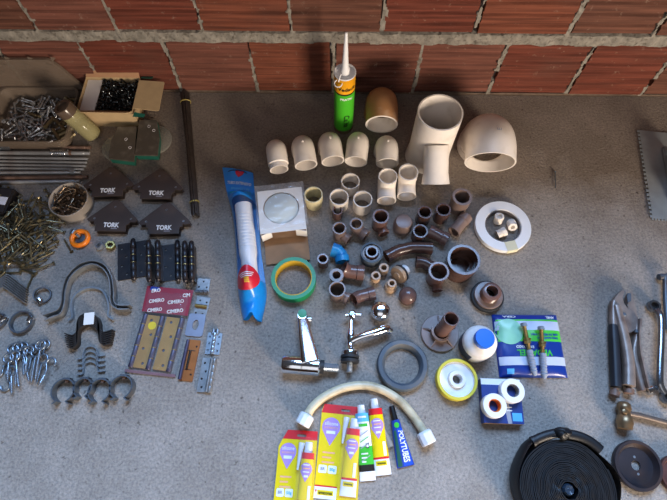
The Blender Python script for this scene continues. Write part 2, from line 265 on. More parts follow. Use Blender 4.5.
    'carton': '-5283,8394,229,45,-76,34,-34;-5265,8729,230,69,-7,-22,68;-5421,8319,229,13,-1,-83,54;-5670,8146,229,98,-19,-11,2;-5555,8655,229,45,1,-22,87;-5156,8407,231,55,33,-54,-55;-5682,8282,229,56,20,10,80;-5687,8194,262,93,16,-10,30;-5182,8246,234,52,81,19,20;-5518,8255,230,2,12,-57,81;-5821,8232,268,22,75,-52,35;-5530,8324,282,25,67,0,70;-5056,8093,277,30,56,-74,-22;-5310,8222,274,25,-28,-4,93;-5432,8240,251,3,49,-85,-21;-5469,8539,267,59,68,-43,-2;-5429,8384,264,28,53,80,8;-5780,8790,254,21,-92,4,-32;-5209,8492,250,66,43,-56,-24;-5822,8774,388,18,-76,10,62;-5821,8091,229,38,68,47,41;-5072,8310,369,50,-61,20,57;-5118,8382,296,18,72,62,24;-5783,8371,323,29,46,-3,84;-5260,8500,330,23,-11,-23,94;-5173,8115,337,19,-87,-9,-45;-5654,8406,259,3,-69,-67,26;-5182,8398,359,8,19,44,88;-5723,8521,271,8,-27,-52,-80;-5188,8529,318,63,-2,43,65;-5720,8707,317,37,-15,-7,-91;-5384,8606,338,39,86,4,33;-5376,8460,316,17,-64,70,-27;-5564,8183,276,49,67,-20,-52;-5069,8099,340,42,-43,13,-79;-5481,8280,306,53,11,-14,-83;-5013,8406,325,36,1,-93,-6;-5735,8220,289,82,19,-3,55;-5332,8313,293,31,-21,-92,-12;-5480,8131,292,14,37,-27,88;-5647,8583,325,69,7,23,-68;-5388,8194,286,58,-26,-68,36;-5617,8387,310,72,-19,-1,-67;-5398,8715,259,52,4,-56,65;-5509,8413,277,39,-14,31,85;-5150,8030,280,38,41,-41,72;-5675,8210,349,18,85,46,19;-5442,8172,318,25,50,-8,82;-5794,8460,331,34,52,0,78;-5522,8062,310,14,-18,17,-96;-5421,8341,377,30,3,-6,-95;-5622,8109,305,51,-13,-83,15;-5051,8218,404,61,43,-16,-65;-4984,8382,391,2,77,-60,-22;-5150,8659,297,64,-20,-63,39;-5750,8061,362,13,20,-22,-95;-5210,8625,342,27,-95,5,-15;-5562,8232,353,16,43,-85,-27;-5699,8093,316,50,63,-51,-30;-5184,8772,339,83,32,-45,8;-5586,8587,326,59,42,17,67;-5101,8554,350,77,14,24,-57;-4961,8735,396,47,-42,34,-70;-5242,8789,359,7,32,-15,-93;-5347,8229,374,55,-70,0,45;-5786,8108,311,83,-13,-45,31;-4982,8109,365,40,27,-87,12;-5550,8478,316,56,-64,-41,33;-5671,8464,330,4,-5,-80,-60;-5233,8326,344,76,65,6,-4;-5270,8071,284,74,-16,-49,43;-5250,8257,445,7,-81,55,19;-5331,8092,334,64,19,-38,-64;-5657,8791,411,26,15,-94,16;-5614,8090,406,29,60,-65,-37;-5297,8720,372,7,-96,25,6;-5661,8359,387,36,41,52,66;-5030,8729,348,59,-42,41,-55;-5511,8418,346,21,-96,-15,-6;-5570,8761,421,24,-90,36,3;-5345,8676,279,50,-36,-77,-16;-5822,8152,400,36,-69,48,-41;-5439,8110,349,34,-34,-34,-81;-5786,8721,391,43,36,-76,33;-5292,8363,395,37,84,-23,33;-5359,8122,378,82,-42,-26,28;-5398,8488,365,70,33,32,55;-5751,8214,364,28,78,-49,26;-5780,8600,335,92,-23,-17,-27;-5261,8579,333,32,79,-33,41;-5554,8498,386,5,-26,-69,-67;-5363,8320,421,43,86,-23,-17;-5201,8167,369,43,1,-60,-67;-5545,8706,333,62,79,4,2;-5427,8032,385,74,-58,-33,-9;-5418,8655,321,9,52,-29,80;-5731,8627,421,2,-69,56,-46;-5533,8185,398,53,-33,24,-74;-4963,8550,393,49,-39,-58,53;-5108,8173,421,50,11,50,70;-5474,8568,353,76,29,-55,18;-5520,8604,364,13,-72,-37,-57;-5050,8030,445,80,50,-21,26;-5457,8238,421,61,-76,-12,20;-5088,8651,401,16,23,49,83;-5414,8145,400,15,61,-27,73;-5777,8789,433,54,37,-70,27;-5234,8057,398,10,16,-78,59;-5028,8526,355,80,28,-28,-46;-5610,8430,380,82,24,-25,-45;-5147,8554,421,10,-28,-77,-56;-5597,8296,409,26,19,-85,42;-5243,8485,392,67,-72,-14,-10;-5616,8621,409,3,-29,92,24;-5120,8463,379,61,71,-4,35;-5320,8532,399,39,39,-74,-39;-5754,8424,418,67,-7,-25,-69;-5782,8299,337,28,88,18,34;-4962,8238,428,17,60,-74,-24;-5789,8617,407,56,18,-38,-72;-5405,8715,382,2,89,4,46;-5497,8791,415,56,80,3,-23;-4964,8672,482,29,-53,62,-50;-5662,8681,429,95,-17,13,20;-5285,8681,427,81,3,2,-58;-5674,8072,445,17,48,86,-4;-5166,8368,414,61,-6,-7,-79;-5256,8428,451,39,-90,-7,-20;-5208,8688,422,65,-10,-32,68;-5326,8791,440,22,48,-52,67;-5754,8179,472,1,-11,-77,62;-5366,8415,405,25,-2,-94,-24;-5532,8552,415,37,72,-37,46;-5090,8388,414,43,-74,-45,-25;-5591,8643,468,58,-76,-27,8;-5787,8032,433,5,92,10,37;-5028,8510,437,58,26,29,71;-5605,8715,483,87,-8,-15,47;-5293,8185,461,3,-72,68,-8;-5258,8506,478,11,-12,-90,40;-5768,8278,414,40,-4,-81,42;-5744,8511,424,40,23,-87,18;-5216,8294,488,42,34,8,84;-5054,8335,426,37,-41,-41,-73;-5605,8228,413,30,-12,-13,-94;-5481,8363,456,19,-6,-42,89;-5814,8077,487,76,28,-17,55;-5522,8270,434,19,-65,12,-72;-4961,8489,455,26,-57,57,-53;-5495,8460,412,28,-89,-31,-19;-5023,8773,409,8,25,-96,-7;-5010,8728,457,14,84,46,24;-5594,8578,480,85,32,-29,30;-5071,8197,465,24,-30,-92,10;-5426,8660,463,10,-43,-62,65;-5412,8209,466,55,83,-1,0;-5594,8143,472,49,-49,-68,24;-5115,8608,444,44,22,-52,70;-5670,8517,417,54,-48,-58,-37;-5462,8604,480,46,48,-68,31;-5713,8292,447,43,-51,39,-64;-5018,8126,470,29,-2,-92,-27;-5717,8475,509,45,-67,57,15;-5080,8668,487,73,-37,-18,-55;-5330,8587,454,5,18,39,-90;-5305,8682,484,20,14,-62,-75;-5674,8720,473,5,-35,57,-74;-5162,8032,431,86,-6,-50,10;-5134,8442,459,22,-68,-70,7;-5209,8197,500,77,34,-11,52;-5131,8114,453,39,-1,-52,76;-5570,8466,453,32,13,-83,-43;-5605,8354,466,25,-81,29,-43;-5405,8508,471,26,-82,38,-35',
}
def hx(s):
    c = [int(s[i:i + 2], 16) / 255 for i in (0, 2, 4)]
    return tuple(x / 12.92 if x < .04045 else ((x + .055) / 1.055) ** 2.4 for x in c)

M = {}
M['pvc'] = mat('cream_pvc', hx('ede4da'), .38, var=.05, scale=30, dirt=hx('a08a68'), dirt_amt=.3, dscale=25, dthr=.56)
M['pvc_y'] = mat('yellowed_pvc', hx('d9cfa8'), .4, var=.06, scale=30, dirt=hx('a08a58'), dirt_amt=.35, dscale=25)
M['pvc_aged'] = mat('browned_pvc', hx('b8875a'), .42, var=.12, scale=14, dirt=hx('dccdb4'), dirt_amt=.6, dscale=16)
M['brown'] = mat('brown_pvc', hx('6e524b'), .26, var=.1, scale=40, dirt=hx('8f7a70'), dirt_amt=.35, dscale=40)
M['brown_g'] = mat('dusty_brown_pvc', hx('7d6a63'), .32, var=.1, scale=40, dirt=hx('9b8d84'), dirt_amt=.4, dscale=40)
M['brown_d'] = mat('dark_brown_pvc', hx('553d36'), .22, var=.1, scale=40)
M['tan'] = mat('tan_pvc', hx('b5987c'), .42, var=.1, scale=60)
M['blue_pvc'] = mat('blue_pvc', hx('1f86c8'), .3, var=.08)
M['white'] = mat('white_plastic', hx('e9e9ea'), .35, var=.03)
M['whitep'] = mat('white_paper', hx('eceae6'), .7, var=.03)
M['steel'] = mat('worn_steel', hx('96989a'), .38, .6, var=.25, scale=80, dirt=hx('5a4a3c'), dirt_amt=.5, dscale=30)
M['zinc'] = mat('zinc_plated_steel', hx('a9b3bd'), .3, .7, var=.15, scale=80)
M['dsteel'] = mat('dark_blued_steel', hx('5d6670'), .42, .5, var=.25, scale=60, dirt=hx('5c4434'), dirt_amt=.6, dscale=40)
M['black_steel'] = mat('blackened_steel', hx('3a3532'), .4, .5, var=.25, scale=60, dirt=hx('4a3628'), dirt_amt=.5, dscale=40)
M['rust'] = mat('rusty_steel', hx('7d6457'), .55, .3, var=.3, scale=60, dirt=hx('4a2f20'), dirt_amt=.7, dscale=40, bump=.3)
M['chrome'] = mat('chrome', hx('e8eaee'), .14, 1.0, var=.02)
M['brass'] = mat('brass', hx('a08550'), .35, .85, var=.2, scale=80)
M['wscrew'] = mat('yellow_zinc_screw', hx('7f755a'), .34, .75, var=.4, scale=30, dirt=hx('5b4a30'), dirt_amt=.8, dscale=35)
M['bolt'] = mat('bright_steel_bolt', hx('c4c6ca'), .26, .85, var=.3, scale=40, dirt=hx('2f2a26'), dirt_amt=.85, dscale=30)
M['bscrew'] = mat('black_phosphate_screw', hx('4a4e50'), .16, .85, var=.3, scale=60)
M['cupscrew'] = mat('dull_brass_screw', hx('8a7560'), .36, .9, var=.4, scale=40, dirt=hx('453628'), dirt_amt=.8, dscale=45)
M['rubber'] = mat('black_rubber', hx('222326'), .6, var=.2)
M['greyr'] = mat('blue_grey_rubber', hx('48535f'), .55, var=.12, scale=30, dirt=hx('8b8070'), dirt_amt=.4, dscale=20)
M['card'] = mat('brown_cardboard', hx('b99f78'), .8, var=.08, scale=60)
M['kraft'] = mat('kraft_board_inside', hx('ab8260'), .85, var=.08, scale=60)
M['cboard'] = mat('white_coated_board', hx('eceae6'), .5, var=.03)
M['green'] = mat('green_tape', hx('0c8a58'), .4, var=.08)
M['yellow'] = mat('yellow_plastic', hx('d9c93a'), .4, var=.06)
M['pyellow'] = mat('yellow_print', hx('eccf0a'), .35, var=.03)
M['pred'] = mat('red_print', hx('d8232a'), .35, var=.03)
M['ppurple'] = mat('purple_print', hx('b48fd0'), .35, var=.03)
M['porange'] = mat('orange_print', hx('f2b48a'), .35, var=.03)
M['pgreen'] = mat('green_print', hx('3fb83a'), .35, var=.03)
M['pblue'] = mat('blue_print', hx('1a3f9a'), .35, var=.05)
M['pblueb'] = mat('bright_blue_print', hx('1583d0'), .32, var=.06)
M['plblue'] = mat('light_blue_print', hx('5cb4e6'), .35, var=.04)
M['pblack'] = mat('black_print', hx('141414'), .4, var=.05)
M['pgreyt'] = mat('grey_print', hx('9a9aa4'), .4, var=.05)
M['maroon'] = mat('maroon_print', hx('8c2438'), .35, var=.06)
M['bluecap'] = mat('blue_cap_plastic', hx('1668d8'), .32, var=.04)
M['orange'] = mat('orange_plastic', hx('ee7d12'), .4, var=.08)
M['black'] = mat('black_plastic', hx('16171b'), .35, var=.2)
M['hose'] = mat('black_layflat_hose', hx('0e0f13'), .48, var=.3, scale=30, spec=.4)
M['bhinge'] = mat('black_lacquered_hinge', hx('2b2b30'), .35, .4, var=.3, scale=60, dirt=hx('4b3b30'), dirt_amt=.6, dscale=50)
M['copper'] = mat('copper_hinge', hx('b06a3a'), .4, .75, var=.15)
M['gold'] = mat('golden_hinge_plate', hx('b88a48'), .45, .6, var=.15)
M['magnet'] = mat('black_brown_enamel', hx('3f332d'), .45, .1, var=.15, scale=30, dirt=hx('5b4a3e'), dirt_amt=.35, dscale=25)
M['magedge'] = mat('dark_magnet_core', hx('201a18'), .6, var=.2)
M['greyplate'] = mat('grey_taupe_plate', hx('58524a'), .5, .1, var=.12, scale=20, dirt=hx('8a8478'), dirt_amt=.4, dscale=40)
M['tealedge'] = mat('green_edge_plastic', hx('1d5a4c'), .35, var=.15)
M['cream'] = mat('cream_hose', hx('d8c8a6'), .4, var=.06, scale=30, dirt=hx('7d6c4c'), dirt_amt=.6, dscale=30)
M['clear'] = mat('clear_film', hx('a4aab2'), .1, var=.02, alpha=.10, spec=.9)
M['clearw'] = mat('clear_wrap', hx('e6e6ea'), .15, var=.02, alpha=.2, spec=.9)
M['tray'] = mat('frosted_plastic', hx('857668'), .3, var=.06, alpha=.5)
M['cup'] = mat('milky_plastic', hx('b4aca4'), .3, var=.05, alpha=.5)
M['bottle'] = mat('yellowed_clear_plastic', hx('b5ad80'), .15, var=.08, alpha=.42)
M['bar'] = mat('grey_bar_steel', hx('a9abae'), .34, .35, var=.25, scale=50, dirt=hx('6a5548'), dirt_amt=.5, dscale=25)
M['spanner'] = mat('spanner_chrome', hx('8b8f94'), .2, .9, var=.15, scale=30)
M['brassdull'] = mat('dull_anchor_metal', hx('8d8064'), .36, .8, var=.3, scale=60)
M['hookz'] = mat('dull_zinc_wire', hx('8d98a4'), .32, .75, var=.2, scale=60)
M['bottle_in'] = mat('straw_coloured_content', hx('77714e'), .4, var=.15)
M['glassy'] = mat('clear_acrylic', hx('a5a297'), .1, var=.05, alpha=.45, spec=.8)
M['hcap'] = mat('pale_grey_label', hx('d9d5d8'), .6, var=.05)
M['handle'] = mat('navy_grip', hx('14161f'), .5, var=.15)
M['plier'] = mat('tarnished_nickel', hx('8f8178'), .36, .3, var=.25, scale=50, dirt=hx('5d4338'), dirt_amt=.6, dscale=35)
M['disc'] = mat('dark_iron_disc', hx('373135'), .5, .5, var=.2, scale=30, dirt=hx('5a4030'), dirt_amt=.5, dscale=20)
M['trowel'] = mat('scratched_trowel_steel', hx('99a3a8'), .42, .35, var=.22, scale=14, dirt=hx('6b5f55'), dirt_amt=.4, dscale=12)
M['bag'] = mat('blue_bag_film', hx('1a86d4'), .28, var=.12, scale=20)
M['bagtop'] = mat('dark_blue_bag_print', hx('2a8ae0'), .28, var=.12, scale=20)
M['siphon'] = mat('white_corrugated_plastic', hx('e4e6ec'), .35, var=.03)
M['lilac'] = mat('lilac_grey_handle', hx('6d6a74'), .5, var=.1)

# ------------------------------------------------------------------ floor
m = bpy.data.materials.new('rough_cement'); m.use_nodes = True
nt = m.node_tree; N = nt.nodes; L = nt.links; b = N['Principled BSDF']; b.inputs['Roughness'].default_value = .92; b.inputs['Specular IOR Level'].default_value = .2
tc = N.new('ShaderNodeTexCoord')
def noise(sc, det=4, ro=.55):
    n = N.new('ShaderNodeTexNoise'); n.inputs['Scale'].default_value = sc; n.inputs['Detail'].default_value = det; n.inputs['Roughness'].default_value = ro
    L.new(tc.outputs['Object'], n.inputs['Vector']); return n
def ramp(src, stops):
    r = N.new('ShaderNodeValToRGB')
    while len(r.color_ramp.elements) < len(stops): r.color_ramp.elements.new(.5)
    for e, (p, c) in zip(r.color_ramp.elements, stops): e.position = p; e.color = (*c, 1)
    L.new(src, r.inputs['Fac']); return r
def mix(f, a, c, mode='MIX'):
    x = N.new('ShaderNodeMix'); x.data_type = 'RGBA'; x.blend_type = mode
    for sck, val in (('Factor', f), ('A', a), ('B', c)):
        if isinstance(val, (int, float)): x.inputs[sck].default_value = val
        elif isinstance(val, tuple): x.inputs[sck].default_value = (*val, 1)
        else: L.new(val, x.inputs[sck])
    return x.outputs['Result']
base = ramp(noise(7, 8, .65).outputs['Fac'], [(.32, hx('867d75')), (.5, hx('938b83')), (.68, hx('a0978f'))])
speck = ramp(noise(190, 4, .75).outputs['Fac'], [(.34, (.68,) * 3), (.5, (1,) * 3), (.66, (1.28, 1.26, 1.22))])
pits = ramp(noise(85, 3, .6).outputs['Fac'], [(.28, (.45, .43, .42)), (.36, (1,) * 3)])
# clay dust and soil plus painted-in shade along the foot of the wall, patchy
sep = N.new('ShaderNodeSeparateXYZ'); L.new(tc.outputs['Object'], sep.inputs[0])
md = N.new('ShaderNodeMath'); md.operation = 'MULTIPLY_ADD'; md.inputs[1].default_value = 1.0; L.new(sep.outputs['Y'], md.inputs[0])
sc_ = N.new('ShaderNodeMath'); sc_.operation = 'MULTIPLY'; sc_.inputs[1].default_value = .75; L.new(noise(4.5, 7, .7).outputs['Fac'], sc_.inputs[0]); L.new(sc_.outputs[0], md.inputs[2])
dust_shade = ramp(md.outputs[0], [(.86, (0,) * 3), (1.0, (.28,) * 3), (1.0, (.38,) * 3)])
basec = mix(dust_shade.outputs['Color'], base.outputs['Color'], hx('5c4632'))
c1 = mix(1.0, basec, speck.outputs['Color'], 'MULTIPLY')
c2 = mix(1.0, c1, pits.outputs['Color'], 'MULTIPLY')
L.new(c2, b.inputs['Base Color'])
bp = N.new('ShaderNodeBump'); bp.inputs['Strength'].default_value = .85; bp.inputs['Distance'].default_value = .003
L.new(noise(180, 4, .7).outputs['Fac'], bp.inputs['Height']); L.new(bp.outputs['Normal'], b.inputs['Normal'])
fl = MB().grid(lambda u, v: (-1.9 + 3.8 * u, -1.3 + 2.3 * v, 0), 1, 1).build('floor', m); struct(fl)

# ------------------------------------------------------------------ brick wall
WY = .89; WYAW = -.012
wroot = thing('wall_back', 'x', 'x', (0, WY, 0), WYAW); del wroot['label']; del wroot['category']; struct(wroot)
def brickmat(nm, col):
    m = bpy.data.materials.new(nm); m.use_nodes = True
    global N, L, tc
    N = m.node_tree.nodes; L = m.node_tree.links; b = N['Principled BSDF']; b.inputs['Roughness'].default_value = .85; b.inputs['Specular IOR Level'].default_value = .25
    tc = N.new('ShaderNodeTexCoord')
    mp = N.new('ShaderNodeMapping'); mp.inputs['Scale'].default_value = (2.5, 2.5, 60); L.new(tc.outputs['Object'], mp.inputs['Vector'])
    n = N.new('ShaderNodeTexNoise'); n.inputs['Scale'].default_value = 2.2; n.inputs['Detail'].default_value = 5; L.new(mp.outputs['Vector'], n.inputs['Vector'])
    st = ramp(n.outputs['Fac'], [(.3, tuple(V(col) * .5)), (.52, col), (.72, tuple(min(1, x) for x in V(col) * 1.45))])
    d = ramp(noise(55, 6, .75).outputs['Fac'], [(.6, (0,) * 3), (.7, (.7,) * 3)])
    sm = ramp(noise(6, 3).outputs['Fac'], [(.5, (0,) * 3), (.72, (.55,) * 3)])
    c = mix(sm.outputs['Color'], st.outputs['Color'], hx('5a3a30'))
    c = mix(d.outputs['Color'], c, hx('8a7264'))
    L.new(c, b.inputs['Base Color'])
    bp = N.new('ShaderNodeBump'); bp.inputs['Strength'].default_value = .4; bp.inputs['Distance'].default_value = .003
    L.new(noise(90, 5, .7).outputs['Fac'], bp.inputs['Height']); L.new(bp.outputs['Normal'], b.inputs['Normal'])
    return m
bms = [brickmat('orange_clay', hx('703f2e')), brickmat('red_clay', hx('673528')), brickmat('brown_clay', hx('613e31')), brickmat('pink_clay', hx('6e4438'))]
wm = MB()
H1 = [.004, .168]; H2 = [.195, .366]
courses = [(H1, [-1.2, -1.0, -.80, -.60, -.398, -.2, 0.0, .206, .405, .607, .805, 1.01, 1.21, 1.41], .0),
           (H2, [-1.27, -1.07, -.87, -.67, -.49, -.295, -.095, .108, .317, .529, .72, .92, 1.12, 1.32], .0)]
z = .393
while z < .75:
    off = 0 if len(courses) % 2 == 0 else -.09
    courses.append(([z, z + .172], [-1.2 + off + .2 * k for k in range(14)], 0)); z += .199
rb = random.Random(3)
for (z0, z1), xs, _ in courses:
    for a, c in zip(xs, xs[1:]):
        g = .010 + rb.uniform(-.003, .004); x0 = a + g / 2; x1 = c - g / 2
        # face profile: wide shallow grooves running along the brick, y outwards is negative
        prof = []; nn = 6; hz = z1 - z0; dy = rb.uniform(-.002, .003)
        for k in range(nn):
            q0 = z0 + hz * k / nn; q1 = z0 + hz * (k + 1) / nn
            prof += [(q0 + .0025, -.0005), (q0 + .006, -.0055), (q1 - .006, -.0055), (q1 - .0025, -.0005)]
        prof = [(z0, .02)] + [(z0 + .001, 0)] + prof + [(z1 - .001, 0), (z1, .02)]
        sk = rb.uniform(-.004, .004)
        vs = [(x0 + sk * (q - z0) / hz, y + dy, q) for q, y in prof] + [(x1 + sk * (q - z0) / hz, y + dy, q) for q, y in prof]
        n = len(prof); fs = [(i, i + 1, n + i + 1, n + i) for i in range(n - 1)] + [tuple(range(n)), tuple(range(n, 2 * n))[::-1]]
        wm.to(i=rb.randrange(4)).add(vs, fs)
wm.build('brickwork', bms, wroot, smooth=20)
mm = mat('rough_mortar', hx('8a847a'), .95, var=.3, scale=60, bump=1.0, bscale=160, dirt=hx('4f483f'), dirt_amt=.8, dscale=130, spec=.15)
from mathutils import noise as MN
def mortar(u, v):
    x = -1.25 + 2.7 * u; zz = .95 * v
    dist = 1e9; y = .012
    bed = [(.1805, .0195)] + [(.38 + .199 * k, .016) for k in range(4)]
    for zb, hw in bed:
        wv = MN.noise((x * 9, zb * 7, 0)) * .005
        e = abs(zz - zb - wv) - hw + .004
        if e < 0: y = min(y, -.0025 - .006 * max(0, MN.noise((x * 30, zz * 40, 3)) + .35))
    # squeezed lumps at some head joints
    for (z0, z1), xs, _ in courses:
        if z0 - .005 <= zz <= z1 + .005:
            for k, a in enumerate(xs):
                wv = MN.noise((zz * 22, a * 13, 7)) * .006
                e = abs(x - a - wv)
                wdt = .0055 + .004 * MN.noise((zz * 35, a * 31, 1))
                if MN.noise((a * 17.3, z0 * 11, zz * 9)) > -.28 and e < wdt: y = min(y, -.003 - .003 * MN.noise((x * 60, zz * 60, 2)))
    if y < .01: y += .0016 * MN.noise((x * 170, zz * 170, 9))
    return (x, y, zz)
MB().grid(mortar, 900, 320).build('mortar', mm, wroot, smooth=60)
# a strip of cement droppings where the wall meets the floor
def fil(u, v):
    x = -1.25 + 2.7 * u; r = .005 + .004 * MN.noise((x * 14, 0, 5)) ; a = PI / 2 * v
    return (x, -r * (1 - math.sin(a)) - .001, r * .8 * (1 - math.cos(a)))
MB().grid(fil, 300, 5).build('soil_line', mat('clay_soil', hx('6b5c50'), .95, var=.25, scale=60, bump=.6, spec=.1), wroot, smooth=60)
MB().box((0, .08, .475), (2.6, .12, .95)).build('wall_core', mm, wroot)
# ================================================================== white pvc fittings
def flare(r, body, h0, h1):
    """socket radius r near the ends, body radius between; h0/h1 are socket lengths"""
    def f(x, t):
        if x <= h0 or x >= t - h1: return r
        return body
    f.br = lambda t: [h0, h0 + .0008, t - h1 - .0008, t - h1]
    return f

def std_elbow(name, back, mouth, zc, rpx, label, cat, m, group=None, lowr=1.06, step=0.0, wall=.12, spig=None, tilt=.12):
    """elbow standing on one mouth, the other mouth level at height zc"""
    r = rpx * U(*mouth, zc); B = at(*back, zc); Q = at(*mouth, zc); d = (Q - B); d.z = 0; ln = d.length; d.normalize()
    ax = B + d * r * .62; Lh = ln - r * .62
    rz = math.atan2(d.y, d.x) + PI / 2
    t = thing(name, label, cat, (ax.x, ax.y, 0), rz, group)
    path = fillet([(0, 0, 0), (0, 0, zc), (0, -Lh, zc - Lh * tilt)], r * 1.02, 12)
    h0 = max(.004, min(zc - r * 1.05, .022))
    def f(x, T_):
        if x < h0: return r * lowr
        if spig and x > T_ - spig[0]: return r * spig[1]
        if step and x < T_ - step: return r * .95
        return r
    f.br = lambda T_: [h0, h0 + .0006] + ([T_ - step - .0006, T_ - step] if step else []) + ([T_ - spig[0], T_ - spig[0] - .002] if spig else [])
    MB().pipe(path, f, r * (1 - wall) * (spig[1] if spig else 1), 32, 1).build('elbow_body', [m, M['pvc']], t, smooth=50)
    if not spig and r < .03:
        MB().to(axis((0, -Lh * .28, zc + r * 1.0 - Lh * .28 * tilt * .9), (0, -tilt, 1))).lathe([(.0001, .0012), (r * .09, .0008), (r * .11, -.001)], 12).build('moulding_mark', m, t)
    return t

ge = 'cream elbows standing in a row'
for k, (bk, mo, rp, lab) in enumerate([
    ((274.5, 139.5), (278.8, 168), 10.4, 'cream elbow with a stepped narrower mouth, ending the row nearest the blue bag'),
    ((301, 135.5), (306, 163.5), 11.4, 'cream elbow in the row, standing right beside the stepped elbow'),
    ((328.3, 132), (333, 159.5), 11.6, 'cream plastic elbow standing in the middle of the row of five'),
    ((359, 132), (356, 160), 11.4, 'cream elbow in the row turned towards the bag, standing below the sealant cartridge'),
    ((386.7, 135.5), (387.6, 162), 11.4, 'cream elbow at the row end, behind the two elbows with upward mouths')]):
    std_elbow('pipe_elbow', bk, mo, .048, rp, lab, 'pipe elbow', M['pvc'], ge, spig=(.012, .9) if k == 0 else None)
std_elbow('pipe_elbow', (382, 87.5), (382, 122), .068, 16.3, 'large orange-brown stained elbow with a pale mouth beside the sealant cartridge', 'pipe elbow', M['pvc_aged'], None)
be = std_elbow('pipe_elbow', (491, 112.5), (492.4, 158), .090, 25.2, 'largest white elbow, wide mouthed, beside the tall branch pipe', 'pipe elbow', M['pvc'], None, lowr=1.04, wall=.06, tilt=.2)
E_ = be.children[0]
text('E', .014, None, M['pgreyt'], be, name='moulded_letter', M=T(.004, -.047, .1350) @ R(.2, 'X') @ R(PI / 2), ext=.0003)

# tall reducing branch
def tall_branch():
    zt = .165; top = at(440.5, 112, zt); r = 22.8 * U(440, 112, zt)
    t = thing('branch_pipe', 'tall wide white pipe standing upright with a thinner branch coming down its front', 'pipe tee', (top.x, top.y, 0))
    f = lambda x, T_: r * 1.09 if x < .035 else r
    f.br = lambda T_: [.035, .037]
    MB().pipe([(0, 0, 0), (0, 0, .035), (0, 0, zt)], f, r * .93, 48).build('main_pipe', M['pvc'], t, smooth=50)
    mo = at(435, 185, .045); d = V((mo.x - top.x, mo.y - top.y, 0)); ln = d.length; dn = d.normalized()
    rb = 12.3 * U(435, 181, .05)
    g = lambda x, T_: rb * 1.13 if x > T_ - .026 else rb
    g.br = lambda T_: [T_ - .026, T_ - .028]
    p0 = dn * (r * .80); p0.z = .098; p1 = dn * ln; p1.z = .050
    MB().pipe([p0, p0.lerp(p1, .5), p1], g, rb * .86, 32).build('branch', M['pvc'], t, smooth=50)
    return t
tall_branch()

def sleeve(px, py, h, rpx, label, m, cat='pipe coupling', name='pipe_coupling', group=None, collar=None, wall=.16, parts=None):
    """short pipe standing on the floor, mouth up at the given pixel"""
    p = at(px, py, h); r = rpx * U(px, py, h)
    f = r
    if collar:
        f = lambda x, T_: r if x > T_ * collar[0] else r * collar[1]
        f.br = lambda T_: [T_ * collar[0], T_ * collar[0] - .0015]
    o = MB().pipe([(0, 0, 0), (0, 0, h * .5), (0, 0, h)], f, r * (1 - wall), 32).build(name, m, None, (p.x, p.y, 0), smooth=50)
    tag(o, label, cat, group)
    return o
gc = 'cream couplings standing mouth up'
sleeve(313.4, 194.5, .043, 9.3, 'yellowish cream coupling with a wide collar, standing beside the white boxed fitting', M['pvc_y'], group=gc, collar=(.42, .9), wall=.12)
sleeve(350.4, 181, .034, 9.3, 'cream coupling standing farthest back of the three grouped together', M['pvc'], group=gc, wall=.11)
sleeve(339.1, 196.8, .040, 9.5, 'cream coupling standing just behind the little brown upright sleeve', M['pvc'], group=gc, wall=.11)
sleeve(362.8, 199, .040, 9.6, 'cream coupling standing next to the double-mouthed cream elbow', M['pvc'], group=gc, wall=.11)

def up_elbow(name, top, h, rpx, mouth, zb, rbpx, label, m, cat='pipe elbow', group=None, tee=False, wall=.16, collar=.3):
    """fitting lying so that one mouth looks up and one looks sideways near the floor"""
    p = at(*top, h); r = rpx * U(*top, h); q = at(*mouth, zb); d = V((q.x - p.x, q.y - p.y, 0)); ln = max(d.length, r * 1.15); d.normalize()
    rb = rbpx * U(*mouth, zb)
    t = thing(name, label, cat, (p.x, p.y, 0), math.atan2(d.y, d.x) + PI / 2, group)
    if tee:
        f = lambda x, T_: r if x > T_ * (1 - collar) else r * .94
        f.br = lambda T_: [T_ * (1 - collar), T_ * (1 - collar) - .001]
        MB().pipe([(0, 0, 0), (0, 0, h * .5), (0, 0, h)], f, r * (1 - wall), 30).build('run', m, t, smooth=50)
        g = lambda x, T_: rb if x > T_ * .55 else rb * .9
        g.br = lambda T_: [T_ * .55, T_ * .55 - .001]
        MB().pipe([(0, -r * .82, zb), (0, -(r * .82 + ln) / 2, zb), (0, -ln, zb)], g, rb * (1 - wall), 26).build('branch', m, t, smooth=50)
    else:
        path = fillet([(0, 0, h), (0, 0, zb), (0, -ln, zb)], rb * 1.05, 10)
        hs = h * .38
        def f(x, T_): return r if x < hs else (rb if x > T_ - ln * .35 else rb * .95)
        f.br = lambda T_: [hs, hs + .001, T_ - ln * .35 - .001, T_ - ln * .35]
        MB().pipe(path, f, min(r, rb) * (1 - wall), 30).build('elbow_body', m, t, smooth=50)
    return t
gd = 'cream elbows with one mouth up'
up_elbow('pipe_elbow', (388, 176), .062, 9.5, (386.6, 201), .024, 9.6, 'cream elbow with one mouth up and one forward, dark inside, beside a cream coupling', M['pvc'], group=gd, wall=.11)
up_elbow('pipe_elbow', (408.6, 172), .062, 9.9, (406.6, 196.5), .024, 9.5, 'cream elbow with one mouth up and one forward, beside the tall branch pipe', M['pvc'], group=gd, wall=.11)

